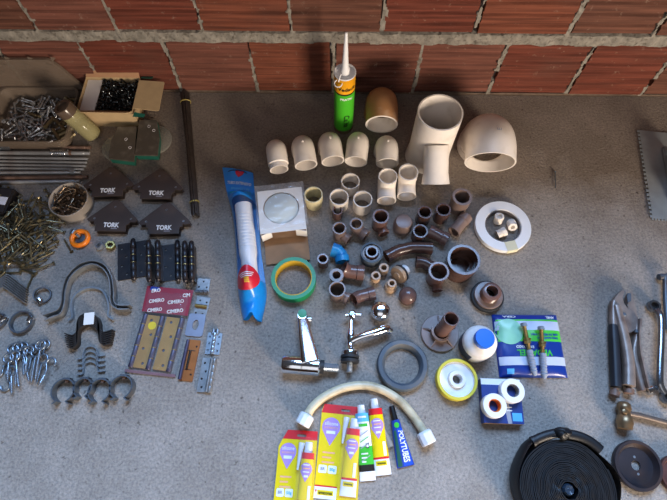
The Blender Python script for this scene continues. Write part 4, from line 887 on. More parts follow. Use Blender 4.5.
def tap_small():
    a = at(351.5, 316, .02); b = at(349.5, 372, .02); c = (a + b) / 2; c.z = 0; d = a - b; rz = math.atan2(d.y, d.x) - PI / 2; Lh = d.length / 2
    t = thing('garden_tap', 'small chrome tap with a cross-bar handle and long slanting spout', 'tap', c, rz)
    Y = axis((0, -Lh, .018), (0, 1, 0)); u = U(350, 345)
    k = 2 * Lh / 56.0
    MB().to(Y).lathe([(0, 0), (2.7 * u, 0), (2.9 * u, .002)] + [((2.9 if q % 2 else 2.6) * u, .003 + .0015 * q) for q in range(12)] + [(2.6 * u, 12 * k), (0, 12 * k)], 20).build('threaded_inlet', M['zinc'], t)
    MB().to(Y).lathe([(2.6 * u, 9 * k), (8.8 * u, 9 * k), (9 * u, 10 * k), (9 * u, 12 * k), (6.5 * u, 13 * k), (9 * u, 13.6 * k), (9 * u, 16 * k), (2.6 * u, 16.5 * k)], 32, True).build('rubber_gasket', M['rubber'], t)
    MB().to(Y).lathe([(0, 16 * k), (8.6 * u, 16 * k), (9 * u, 17.5 * k), (8.6 * u, 20 * k), (6 * u, 21.5 * k), (4 * u, 24 * k), (3.8 * u, 30 * k), (4.6 * u, 33 * k), (4.2 * u, 38 * k), (3.1 * u, 44 * k), (2.8 * u, 49 * k), (2.2 * u, 55 * k), (0, 56 * k)], 32).build('body', M['chrome'], t, smooth=50)
    M_ = t.matrix_basis.inverted()
    q = [M_ @ at(x, y, .024) for x, y in ((345, 315.5), (352, 314.5), (361, 315))]
    MB().tube(q, .0042, 12, scales=[1.1, .9, 1.1]).build('handle_bar', M['chrome'], t)
    MB().to(T(q[1].x, q[1].y, .020)).lathe([(0, 0), (.008, 0), (.008, .010), (.005, .013), (0, .013)], 20).build('handle_hub', M['chrome'], t)
    s = [M_ @ at(x, y, z) for x, y, z in ((352, 341, .024), (360, 337, .028), (374, 332.5, .030), (385, 329, .026), (389, 330, .018))]
    MB().tube(spline(s, 6), .0085, 18, scales=[.9 + .25 * k_ / 24 for k_ in range(25)]).build('spout', M['chrome'], t, smooth=60)
tap_small()

# ================================================================== flexible hose
def flexhose():
    pts = [(308, 414), (313, 406.5), (325, 396.5), (345, 387.5), (366, 385.5), (384, 390.5), (400, 401), (412, 414.5), (420, 426), (424, 433)]
    w = [at(x, y, .009) for x, y in pts]; c = sum(w, V()) / len(w); c.z = 0
    t = thing('flexible_hose', 'cream flexible hose bent in an arch with white nuts at both ends', 'hose', c)
    path = [p - c for p in spline(w, 6)]
    MB().tube(path, .0085, 18).build('hose_tube', M['cream'], t, smooth=60)
    for (x, y), (x2, y2) in (((308, 414), (302, 425)), ((423, 431), (429.5, 444))):
        p = at(x, y, .015) - c; q = at(x2, y2, .015) - c; Lh = (q - p).length; r = 7.6 * U(x, y)
        mb = MB(); mb.M = axis(p, q - p)
        mb.lathe([(r * .5, 0), (r * .85, .001), (r, .004), (r * 1.0, Lh * .92), (r * .93, Lh), (r * .6, Lh), (r * .55, Lh * .6), (0, Lh * .6)], 10).build('hose_nut', M['white'], t, smooth=25)
flexhose()

# ================================================================== glue packs and tubes
def quad(mb, i, pts, z): mb.to(i=i).plate(pts, [], z - .0001, z + .0001)
def pin(cx, cy, r):  # map-pin / balloon shape
    pts = [(cx + r * math.cos(a), cy + r * math.sin(a)) for a in [-.62 + (PI + 1.24) * k / 24 for k in range(25)]]
    return pts + [(cx, cy - r * 1.95)]
def gtube(parent_thing, body_mats, Lb, wb, prints, capm, capr=.0075, capl=.016, z0=0.0, h=.020, tp=.86):
    """a squeezed tube: round shoulder at the top (+y), flat crimp at the bottom"""
    def f(u, v):
        y = Lb / 2 - v * Lb; q = v
        hw = wb / 2 * (tp + (1 - tp) * v) ; hh = h / 2 * (1 - q) ** .75 + .0012
        a = 2 * PI * u
        return (hw * math.copysign(abs(math.cos(a)) ** .8, math.cos(a)), y, z0 + h / 2 * (1 - q * .75) + .0015 + hh * math.sin(a))
    nb = 30
    bnd = sorted(prints)
    mb = MB(); nu = 28; vs = [f(u / nu, v / nb) for v in range(nb + 1) for u in range(nu)]
    for v in range(nb):
        s_ = (v + .5) / nb; idx = 0
        for k, (lim) in enumerate(prints):
            if s_ <= lim: idx = k; break
        mb.i = idx
        base = len(mb.v) if v == 0 else 0
        if v == 0: mb.v += [V(x) for x in vs]
        for u in range(nu):
            mb.f.append((v * nu + u, v * nu + (u + 1) % nu, (v + 1) * nu + (u + 1) % nu, (v + 1) * nu + u)); mb.m.append(idx)
    mb.f.append(tuple(range(nu))); mb.m.append(0); mb.f.append(tuple(nb * nu + u for u in range(nu))); mb.m.append(len(prints) - 1)
    o = mb.build('tube_body', body_mats, parent_thing, smooth=60)
    cp = MB(); cp.M = axis((0, Lb / 2 - .001, z0 + h / 2 + .0015), (0, 1, 0))
    cp.lathe([(0, 0), (capr * 1.0, 0), (capr * 1.05, .002), (capr * .92, capl), (capr * .7, capl + .001), (0, capl + .001)], 20).build('cap', capm, parent_thing)
    def top(x, y):
        v = min(1, max(0, (Lb / 2 - y) / Lb)); hw = wb / 2 * (tp + (1 - tp) * v); c_ = max(-1, min(1, x / hw)); c2 = math.copysign(abs(c_) ** 1.25, c_)
        return z0 + h / 2 * (1 - v * .75) + .0015 + (h / 2 * (1 - v) ** .75 + .0012) * math.sqrt(max(0, 1 - c2 * c2))
    return top
def stick(pts, top, m, parent, name='print', lift=.0004):
    """printed patch on a curved face"""
    xs = [p[0] for p in pts]; ys = [p[1] for p in pts]
    mb = MB(); loops = [V((p[0], p[1], 0)) for p in pts]; cx, cy = sum(xs) / len(xs), sum(ys) / len(ys)
    n = len(pts); vs = [V((cx, cy, top(cx, cy) + lift))]
    for k in (.35, .7, 1.0):
        vs += [V((cx + (x - cx) * k, cy + (y - cy) * k, top(cx + (x - cx) * k, cy + (y - cy) * k) + lift)) for x, y in pts]
    fs = [(0, 1 + j, 1 + (j + 1) % n) for j in range(n)] + [(1 + k * n + j, 1 + (k + 1) * n + j, 1 + (k + 1) * n + (j + 1) % n, 1 + k * n + (j + 1) % n) for k in range(2) for j in range(n)]
    return mb.add(vs, fs).build(name, m, parent, smooth=60)
def dense(pts, n=6):
    out = []
    for a, b in zip(pts, pts[1:] + pts[:1]): out += [(a[0] + (b[0] - a[0]) * k / n, a[1] + (b[1] - a[1]) * k / n) for k in range(n)]
    return out
def rect(x0, y0, x1, y1): return [(x0, y0), (x1, y0), (x1, y1), (x0, y1)]

def silicone_tube(t, Lb, wb, z0, h):
    top = gtube(t, [M['pred'], M['pyellow'], M['pred'], M['white']], Lb, wb, [.09, .72, .75, 1.01], M['white'], z0=z0, h=h, capl=.019)
    pn = stick(dense(pin(-.001, Lb * .24, wb * .41), 3), top, M['ppurple'], t, 'balloon_print')
    for k in range(3): stick(dense(rect(-wb * .24, Lb * .30 - .006 * k, wb * .2, Lb * .30 + .002 - .006 * k)), top, M['whitep'] if k != 1 else M['porange'], pn, 'print_line', .0008)
    stick(dense(rect(-wb * .16, Lb * .115, wb * .14, Lb * .15)), top, M['white'], pn, 'print_line', .0008)
    stick(dense(rect(wb * .18, -Lb * .22, wb * .36, -Lb * .01)), top, M['white'], t, 'white_label')
    lg = stick(dense(rect(-wb * .36, -Lb * .36, wb * .3, -Lb * .29)), top, M['pyellow'], t, 'logo_band', .0005)
    text('amazonas', .0052, None, M['pblack'], lg, bold=.0001, width=wb * .5, bend=lambda x, y, z: (x - wb * .02, y - Lb * .325, top(x, y - Lb * .325) + .001 + z))
    return top

def blister(tl, tr, bl, label, cw, ch):
    c, rz, w, h = frame4(tl, tr, bl, .002)
    t = thing('glue_blister_pack', label, 'glue pack', c, rz, 'yellow silicone glue packs')
    hx_, hy = w / 2, h / 2
    out = [(-hx_, -hy), (hx_, -hy), (hx_, hy), (-hx_ + cw, hy), (-hx_, hy - ch)]
    slot = rrect(.018, .0045, .002, 3, .006, hy - .009)
    mb = MB(); mb.plate(out, [slot], .001, .0018); t_card = mb.build('backing_card', M['pyellow'], t)
    # hanger slot is left open in the red header
    mb = MB(); mb.plate([(-hx_ + cw * max(0, 1 - .0165 / ch), hy - .0165), (hx_, hy - .0165), (hx_, hy), (-hx_ + cw, hy)], [slot], .0018, .0021); mb.build('red_header', M['pred'], t)
    mb = MB(); quad(mb, 0, rect(-hx_, -hy, hx_ * .02, -hy + .020), .0020); wb_ = mb.build('white_base', M['white'], t)
    mb = MB(); quad(mb, 0, rect(-hx_, -hy + .020, hx_ * .02, -hy + .0225), .0020); mb.build('red_line', M['pred'], t)
    pc = (-hx_ * .48, hy * .50); pr = w * .215
    mb = MB(); quad(mb, 0, pin(pc[0], pc[1], pr), .0020); pn = mb.build('balloon_print', M['ppurple'], t)
    text('silicone', .0095, (pc[0], pc[1] + .006, .0023), M['white'], pn, width=pr * 1.5, bold=.0001)
    text('acetica', .007, (pc[0], pc[1] - .001, .0023), M['porange'], pn, width=pr * 1.5)
    mb = MB(); quad(mb, 0, rect(pc[0] - pr * .5, pc[1] - .0125, pc[0] + pr * .5, pc[1] - .007), .0023); mb.build('print_line', M['white'], pn)
    for k in range(3):
        mb = MB(); quad(mb, 0, rect(-hx_ * .78, -.006 - .0085 * k, -hx_ * (.2 if k != 1 else .35), -.003 - .0085 * k), .0020); mb.build('print_line', M['porange'], t)
    for x0, x1, s_ in ((-hx_ * .9, -hx_ * .52, 'BR'), (-hx_ * .46, -hx_ * .06, '50g')):
        mb = MB(); quad(mb, 0, rrect(x1 - x0, .014, .002, 3, (x0 + x1) / 2, -hy * .40), .0020); lb = mb.build('white_label', M['white'], t)
        text(s_, .007, ((x0 + x1) / 2, -hy * .40, .0023), M['pgreyt'] if s_ == 'BR' else M['plblue'], lb, bold=.0002)
    # a plain purple-and-white printed blob in place of the printed figure
    lg = MB(); quad(lg, 0, rect(-hx_ * .85, -hy + .006, -hx_ * .12, -hy + .0145), .0023); lg = lg.build('logo_band', M['pyellow'], wb_)
    text('amazonas', .0075, (-hx_ * .48, -hy + .0102, .0026), M['pblack'], lg, width=hx_ * .62, bold=.0002)
    tri = MB(); quad(tri, 0, [(-hx_ * .97, -hy + .0145), (-hx_ * .88, -hy + .0145), (-hx_ * .92, -hy + .0095)], .0023); tri.build('logo_triangle', M['pred'], wb_)
    # clear bubble
    bw, bh = w * .49, h * .92; bx = hx_ * .50
    def f(u, v):
        x = (u - .5) * bw; y = (v - .5) * bh; ex = min(1, (.5 - abs(u - .5)) * 9); ey = min(1, (.5 - abs(v - .5)) * 22)
        return (bx + x, y - h * .03,   .0022 + .0265 * min(1, ex) ** .5 * min(1, ey) ** .5)
    MB().grid(f, 20, 40).build('clear_bubble', M['clear'], t, smooth=50)
    # nozzle inside, tube inside as things of their own
    nz = MB(); nz.M = axis((0, 0, 0), (0, -1, 0)); nz.lathe([(.0055, 0), (.006, .002), (.005, .010), (.0018, .048), (0, .048)], 18)
    n = nz.build('nozzle_tip', M['white'], None); n.location = t.matrix_basis @ V((bx - bw * .28, hy - .022, .010)); n.rotation_euler[2] = rz - .1
    tag(n, 'thin white nozzle under the clear bubble of the ' + ('lower corner' if 'lower' in label else 'middle') + ' yellow glue pack', 'nozzle', 'spare nozzles in the glue packs')
    g = thing('glue_tube', 'yellow silicone tube with purple balloon print inside the ' + ('lower corner' if 'lower' in label else 'middle') + ' yellow glue pack', 'glue tube', t.matrix_basis @ V((bx + bw * .06, -h * .10, .0)), rz - .02, 'yellow silicone tubes')
    silicone_tube(g, h * .70, bw * .76, .0026, .018)
blister((322, 403.5), (363, 407.5), (314, 498), 'yellow glue pack with red header lying in the middle, beside the green and white tube', .004, .012)
blister((286, 430), (323.5, 432.3), (265.5, 520), 'yellow glue pack with red header at the lower corner, cut by the frame edge', .015, .030)

def greentube():
    c, rz, w, h = frame4((357.5, 414.5), (369.5, 413.5), (360, 481), .012)
    t = thing('glue_tube', 'green and white glue tube lying between two yellow tubes', 'glue tube', c, rz)
    top = gtube(t, [M['plblue'], M['white'], M['pgreen'], M['pblack'], M['white']], h * 1.02, w * 1.28, [.13, .50, .78, .85, 1.01], M['white'], h=.020, capl=.016)
    for k in range(5): stick(dense([(-w * .36, h * .15 - .011 * k), (w * .36, h * .23 - .011 * k), (w * .36, h * .245 - .011 * k), (-w * .36, h * .165 - .011 * k)]), top, M['pgreen'] if k % 2 else M['pgreyt'], t, 'print_line')
    stick(dense(rect(-w * .36, h * .30, w * .36, h * .345)), top, M['pgreen'], t, 'print_band')
    stick(dense(rect(-w * .36, h * .435, w * .3, h * .465)), top, M['white'], t, 'print_line')
    stick(dense(rect(w * .08, -h * .03, w * .34, h * .04)), top, M['pblack'], t, 'print_box')
    stick(dense(rect(w * .12, -h * .015, w * .30, h * .025)), top, M['white'], t, 'print_box', .0007)
    for k in range(3): stick(dense(rect(-w * .34, -h * .12 - .007 * k, w * (.2 - .1 * k), -h * .12 + .0025 - .007 * k)), top, M['white'], t, 'print_line')
greentube()
def yellowtube():
    c, rz, w, h = frame4((370, 409.5), (381.5, 409), (377, 475), .012)
    t = thing('glue_tube', 'loose yellow silicone tube lying beside the green and white tube', 'glue tube', c, rz + .06)
    silicone_tube(t, h * 1.02, w * 1.38, 0, .02)
    n = MB(); d = at(390, 443, .006) - at(383, 425, .006); n.M = axis((0, 0, 0), d)
    n.lathe([(0, 0), (.003, .0), (.004, .015), (.006, .032), (.0062, .040), (0, .040)], 18)
    o = n.build('nozzle_tip', M['cup'], None, at(382.5, 426, .008)); tag(o, 'white nozzle lying partly under the loose yellow tube', 'nozzle')
yellowtube()
def bluetube():
    c, rz, w, h = frame4((396.5, 420), (404.5, 418.5), (396.5, 468.5), .01)
    t = thing('glue_tube', 'blue and green glue tube with white lettering and a dark pointed cap', 'glue tube', c, rz + .03)
    top = gtube(t, [M['pblue'], M['pblue']], h * .98, .034, [.5, 1.01], M['black'], capr=.0062, capl=.027, h=.014, tp=.5)
    bl2 = mat('royal_blue_print', hx('1c4fd0'), .35, var=.04)
    stick(dense([(-.0145, -h * .47), (-.006, -h * .47), (-.0035, h * .28), (-.0078, h * .28)], 8), top, M['tealedge'], t, 'green_band', .0004)
    stick(dense([(-.003, -h * .47), (.0145, -h * .47), (.0080, h * .30), (-.001, h * .30)], 8), top, bl2, t, 'blue_band', .0004)
    stick(dense(circ(.0050, 20, 0, h * .38), 1), top, M['pgreen'], t, 'round_logo', .0006)
    text('POLYTUBES', .0165, None, M['white'], t, bold=.0005, width=h * .66, bend=lambda x, y, z: (y * (.72 + .3 * (x + h * .33) / (h * .66)) + .004, -x - h * .07, top(y * .85 + .004, -x - h * .07) + .0012 + z))
bluetube()

# ================================================================== packets with anchors and rolls
def sealbag():
    c, rz, w, h = frame4((495, 313.5), (560, 314), (499, 376.5), .012)
    t = thing('seal_ring_packet', 'blue and green printed plastic packet lying under two anchor bolts', 'packet', c, rz + .0)
    def top(x, y):
        ex = max(0, 1 - (abs(x) / (w / 2)) ** 4); ey = max(0, 1 - (abs(y) / (h / 2)) ** 4)
        return .003 + .015 * math.sqrt(ex * ey) + .0012 * MN.noise((x * 45, y * 45, 4))
    def f(u, v):
        x = (u - .5) * w; y = (v - .5) * h; return (x, y, top(x, y))
    MB().grid(f, 50, 50).build('packet_front', mat('packet_blue', hx('173688'), .28, var=.06, scale=15), t, smooth=60)
    MB().grid(lambda u, v: ((u - .5) * w, (v - .5) * h, .001), 2, 2).build('packet_back', M['pblue'], t)
    def patch(x0, y0, x1, y1, m, nm, lift=.0004):
        return MB().grid(lambda u, v: (x0 + (x1 - x0) * u, y0 + (y1 - y0) * v, top(x0 + (x1 - x0) * u, y0 + (y1 - y0) * v) + lift), 30, 8).build(nm, m, t, smooth=60)
    patch(-w * .47, h * .04, w * .48, h * .40, mat('packet_green', hx('4ec244'), .3, var=.05), 'green_panel')
    sv = mat('silver_band', hx('b9c3d6'), .35, var=.06)
    patch(-w * .49, h * .22, w * .49, h * .37, sv, 'silver_band', .0007); patch(-w * .49, -h * .33, w * .49, -h * .20, sv, 'silver_band', .0007)
    stick(dense(circ(h * .21, 30, -w * .30, h * .20), 1), top, mat('mint_disc', hx('8accaa'), .3, var=.08), t, 'mint_disc', .001)
    patch(-w * .40, -h * .46, -w * .30, -h * .38, M['plblue'], 'blue_label', .0006)
    def put(s_, size, x, y, m, width, bold=.0002):
        text(s_, size, None, m, t, width=width, bold=bold, bend=lambda a, b, z: (x - a, y - b, top(x - a, y - b) + .0012 + z))
    put('VEDANEL', .017, w * .03, -h * .135, M['pgreen'], w * .52, .0005)
    put('PARA VASO', .008, -w * .10, -h * .045, M['white'], w * .26)
    put('ANEL DE VEDACAO PARA', .006, w * .22, h * .15, M['pblue'], w * .42)
    put('VASO SANITARIO', .006, w * .26, h * .095, M['pblue'], w * .32)
    put('ANEL', .007, w * .36, h * .44, M['white'], w * .14); put('CERA', .006, -w * .26, h * .45, M['white'], w * .2)
    return top, t
ptop, pbag = sealbag()
def anchor(px0, px1, z, label):
    a = at(*px0, z); b = at(*px1, z - .006); d = b - a; Lh = d.length
    t = thing('anchor_bolt', label, 'anchor bolt', a, 0, 'anchor bolts on the blue packet'); d.normalize()
    r = .0042
    def ax(q): return axis(d * q, d)
    MB().to(ax(0)).lathe([(0, -.001), (.0065, 0), (.0075, .002), (.0075, .007), (0, .007)], 6).build('hex_head', M['zinc'], t, smooth=15)
    pr = [(0, .006)]
    k = 0
    while .006 + .0014 * k < Lh * .55: pr.append((r * (.86 if k % 2 else 1), .006 + .0014 * k)); k += 1
    MB().to(ax(0)).lathe(pr + [(0, pr[-1][1])], 14).build('threaded_rod', M['brass'], t)
    MB().to(ax(0)).lathe([(r, Lh * .30), (.0078, Lh * .30), (.0078, Lh * .33), (r, Lh * .33)], 20, True).build('washer', M['brass'], t)
    MB().to(ax(0)).lathe([(r, Lh * .34), (.0068, Lh * .34), (.0068, Lh * .40), (r, Lh * .40)], 6, True).build('nut', M['brass'], t, smooth=15)
    gp_ = mat('grey_anchor_plug', hx('8c94a2'), .5, var=.1)
    pr = [(r * .5, Lh * .52), (.0062, Lh * .52)]
    for q in range(8): z0 = Lh * (.56 + .05 * q); pr += [(.0068, z0), (.0056, z0 + Lh * .035)]
    MB().to(ax(0)).lathe(pr + [(.003, Lh), (0, Lh)], 16).build('plastic_plug', gp_, t)
anchor((523.5, 323), (535, 376), .029, 'anchor bolt with grey plug lying across the packet, nearer the blue-capped bottle')
anchor((541, 326.5), (544.5, 379), .029, 'anchor bolt with grey plug lying on the packet, farther from the blue-capped bottle')

def rollbox():
    H = .022
    c, rz, w, h = frame4((483, 378.5), (522, 380), (481.5, 422.5), H)
    t = thing('sealing_tape_carton', 'small dark blue carton lying flat under two white rolls', 'box', c, rz)
    mb = MB(); mb.box((0, 0, H / 2), (w, h, H)); mb.build('carton', mat('carton_blue', hx('1a3680'), .45, var=.06), t, bevel=.0008)
    quad(mb := MB(), 0, rect(-w * .5, h * .36, w * .5, h * .5), H + .0003); mb.build('white_panel', M['white'], t)
    quad(mb := MB(), 0, [(-w * .02, h * .36), (w * .12, h * .36), (w * .2, -h * .5), (w * .1, -h * .5)], H + .0002); mb.build('pale_stripe', M['pgreyt'], t)
    quad(mb := MB(), 0, rect(w * .22, -h * .44, w * .46, -h * .26), H + .0003); mb.build('light_blue_label', M['plblue'], t)
    MB().box((0, -h / 2 - .0004, H / 2), (w * .96, .0006, H * .9)).build('kraft_side', M['kraft'], t)
    for k in range(2): MB().box((w * .16, -h * .14 - .006 * k, H + .0004), (.010, .002, .0003)).build('print_line', M['white'], t)
    for (x, y, hh, z0, core, lab) in ((513, 390.5, .020, H, M['glassy'], 'white roll with a dark clear core on the blue carton, closer to the anchor bolts'), (495, 405.5, .020, H, M['orange'], 'white roll with an orange core on the blue carton, closer to the yellow rimmed spool')):
        p = at(x, y, z0 + hh); r = 12.0 * U(x, y, z0 + hh)
        g = thing('sealing_tape_roll', lab, 'tape roll', (p.x, p.y, z0 + .0004), 0, 'white sealing tape rolls')
        MB().lathe([(r * .54, 0), (r * .96, 0), (r, .002), (r, hh - .002), (r * .96, hh), (r * .54, hh)], 44, True).build('tape', M['white'], g)
        MB().lathe([(r * .47, .001), (r * .535, .001), (r * .535, hh - .002), (r * .47, hh - .002)], 36, True).build('core', core, g)
rollbox()

# ================================================================== tools
def plier():
    P = lambda x, y, z=.012: at(x, y, z)
    c = P(627, 345, 0)
    t = thing('locking_pliers', 'worn locking pliers with one navy grip, jaws pointing to the wall', 'pliers', c)
    def poly(pts, z0, z1, nm, m, bev=.001):
        w = [at(x, y, (z0 + z1) / 2) - c for x, y in pts]
        return MB().plate([(p.x, p.y) for p in w], [], z0, z1).build(nm, m, t, bevel=bev)
    poly([(611.5, 308), (612, 301), (616, 294.5), (621.5, 290), (623, 293), (621, 298), (622.5, 304), (626, 309), (633, 313), (636, 320), (634.5, 330), (628, 334), (620, 330), (614, 326)], .006, .020, 'upper_jaw', M['plier'])
    poly([(625.5, 300), (627, 294), (631, 293), (632, 300), (634, 308), (636.5, 318), (630, 322), (626, 312)], .003, .016, 'lower_jaw', M['plier'])
    poly([(626.5, 296), (627.5, 293), (631, 293.5), (631, 301), (627.5, 303)], .016, .019, 'jaw_face', M['dsteel'], .0005)
    w = [at(x, y, .0165) - c for x, y in ((616, 306), (619, 318), (624, 338), (628, 362), (628.5, 386))]
    sec = [(math.copysign(abs(math.cos(a)) ** .7, math.cos(a)), math.copysign(abs(math.sin(a)) ** .7, math.sin(a)) * 1.1) for a in [2 * PI * j / 18 for j in range(18)]]
    MB().sweep(spline(w, 6), [(x * .0105, y * .0098) for x, y in sec], up=(0, 0, 1), scales=[.75 + .35 * k / 24 for k in range(25)]).build('fixed_handle', M['plier'], t, smooth=50)
    w = [at(x, y, .0125) - c for x, y in ((613, 325), (613.5, 335), (614.5, 352), (616, 387))]
    MB().sweep(spline(w, 8), [(x * .0088, y * .0088) for x, y in sec], up=(0, 0, 1), scales=[.85 + .2 * min(1, k / 10) for k in range(25)]).build('navy_grip', M['handle'], t, smooth=50)
    w = [at(x, y, .0125) - c for x, y in ((613.5, 302), (612.8, 312), (613.2, 326))]
    MB().sweep(spline(w, 8), [(x * .007, y * .0075) for x, y in sec], up=(0, 0, 1)).build('lower_shank', M['plier'], t, smooth=50)
    w = [at(x, y, .010) - c for x, y in ((633.5, 318), (636, 334), (633, 352), (637, 372), (642, 391))]
    MB().sweep(spline(w, 6), [(x * .0058, y * .008) for x, y in sec], up=(0, 0, 1)).build('release_lever', M['plier'], t, smooth=50)
    w = [at(x, y, .014) - c for x, y in ((637.5, 320), (636.5, 345), (641, 370), (645.5, 389))]
    MB().strip(spline(w, 6), .014, .0035).build('lever_edge', M['plier'], t)
    for x, y in ((620, 314), (624.5, 314.5), (636.5, 331)):
        p = at(x, y, .021) - c; MB().to(T(p.x, p.y, .018)).lathe([(0, 0), (.0042, 0), (.0042, .003), (.003, .0042), (0, .0045)], 16).build('rivet', M['dsteel'], t)
    for x0, y0, x1, y1 in ((615.5, 388, 614, 396), (628.5, 386, 629, 393.5)):
        a, b = at(x0, y0, .012) - c, at(x1, y1, .012) - c
        mb = MB(); mb.M = axis(a, b - a); Lk = (b - a).length; mb.lathe([(0, 0), (.005, 0), (.005, Lk * .4), (.0095, Lk * .42), (.0095, Lk), (0, Lk)], 14).build('adjusting_knob', M['rust'], t)
plier()

def wrench():
    c = at(657, 350, 0)
    t = thing('box_wrench', 'chrome double ring spanner with offset ends beside the locking pliers', 'spanner', c)
    z = .014
    a, b = at(654.2, 306, z) - c, at(667.5, 397, z) - c
    for e, q, zz in ((a, .0128, .012), (b, .0128, .012)):
        MB().to(T(e.x, e.y, zz - .006)).lathe([(q * .62, 0), (q, 0), (q, .011), (q * .95, .012), (q * .62, .012)], 30, True).build('ring_end', M['spanner'], t)
        MB().to(T(e.x, e.y, zz - .0055)).lathe([(0, .001), (q * .63, .001)], 24).build('socket_bottom', M['black_steel'], t)
    pth = [at(x, y, zz) - c for x, y, zz in ((656.5, 310, .016), (661, 317, .022), (661.5, 335, .022), (660.5, 360, .022), (660, 380, .021), (661.5, 387, .018), (665, 393, .014))]
    MB().sweep(spline(pth, 6), [(math.cos(x) * .0066, math.sin(x) * .005) for x in [2 * PI * j / 16 for j in range(16)]], up=(0, 0, 1)).build('shaft', M['spanner'], t, smooth=50)
wrench()
# small chrome socket piece
p = at(650.5, 389.5, .008); t = thing('socket_adapter', 'small shiny chrome socket piece lying between pliers and spanner', 'socket', (p.x, p.y, 0), .3)
MB().to(axis((-.009, 0, .0085), (1, 0, 0))).lathe([(.003, 0), (.0085, 0), (.0085, .012), (.007, .013), (.003, .013)], 24, True).build('barrel', M['chrome'], t)
MB().box((.008, 0, .0085), (.010, .009, .009)).build('square_drive', M['chrome'], t, bevel=.0008)
# tee bar tool at the frame edge
def teebar():
    c = at(664, 300, 0); t = thing('tee_handle_tool', 'dark tee-handled rod tool lying at the frame edge behind the spanner', 'hand tool', c)
    a, b = at(659.5, 277, .012) - c, at(672, 274.5, .012) - c
    MB().tube([a, (a + b) / 2, b], .0052, 14).build('cross_bar', M['dsteel'], t)
    for q in (a,): MB().to(axis(q, (b - a))).lathe([(0, -.003), (.0068, -.002), (.0068, .006), (0, .007)], 16).build('bar_knob', M['dsteel'], t)
    MB().tube([at(665, 276, .012) - c, at(665.5, 300, .010) - c, at(667.5, 330, .008) - c], .005, 14).build('rod', M['dsteel'], t)
teebar()
def hammer():
    c = at(627, 416, 0); t = thing('brass_hammer', 'small brass headed hammer lying with its handle out of frame', 'hammer', c)
    hd = axis(at(623.5, 401.5, .016) - c, (at(625, 429, .016) - at(623.5, 401.5, .016)))
    Lk = (at(625, 429, .016) - at(623.5, 401.5, .016)).length; br = mat('old_brass', hx('8a7052'), .35, .7, var=.25, scale=50, dirt=hx('5a4230'), dirt_amt=.5, dscale=30)
    r = .0145
    MB().to(hd).lathe([(0, 0), (r * .55, .001), (r * .85, Lk * .10), (r * .92, Lk * .28), (r * .75, Lk * .34), (r * .75, Lk * .50), (r * 1.0, Lk * .56), (r * 1.05, Lk * .8), (r * .95, Lk * .9), (r * .9, Lk), (0, Lk)], 28).build('head', br, t, smooth=50)
    MB().tube([at(627, 413, .014) - c, at(640, 415.5, .012) - c, at(672, 424, .010) - c], .0052, 14).build('handle', mat('brown_grey_handle', hx('65564c'), .5, .2, var=.2, scale=60), t)
    MB().to(T(*(at(625, 411.5, .029) - c))).lathe([(0, -.004), (.0055, -.004), (.0055, .001), (.004, .002), (0, .002)], 14).build('handle_end', br, t)
hammer()

# ================================================================== discs, coil, trowel, nail
def dish(px, py, h, rp, label, m, holes=True):
    p = at(px, py, h); r = rp * U(px, py, h); t = thing('grinding_disc', label, 'disc', (p.x, p.y, 0))
    mb = MB()
    mb.lathe([(r * .19, .006), (r * .72, .005), (r * .80, .010), (r * .86, h), (r * .97, h), (r, h - .003), (r * .96, .002), (r * .7, .001), (r * .20, .002)], 56, True)
    mb.build('dish', m, t, smooth=40)
    if holes:
        hm = mat('light_cement_seen', hx('8d857c'), .9)
        for q in (-1, 1):
            MB().to(T(.001, q * r * .33, .0052)).lathe([(0, .0008), (.0022, .0008), (.0026, 0)], 16).build('screw_head', M['zinc'], t)
    return t
dish(639, 465.5, .016, 24, 'dark iron dish-shaped disc with a centre hole beside the black hose coil', M['disc'])
dish(680, 475, .014, 19, 'reddish-brown disc cut by the frame edge, half hidden by the dark disc', mat('rust_brown_disc', hx('5b3a34'), .5, .3, var=.2), False)

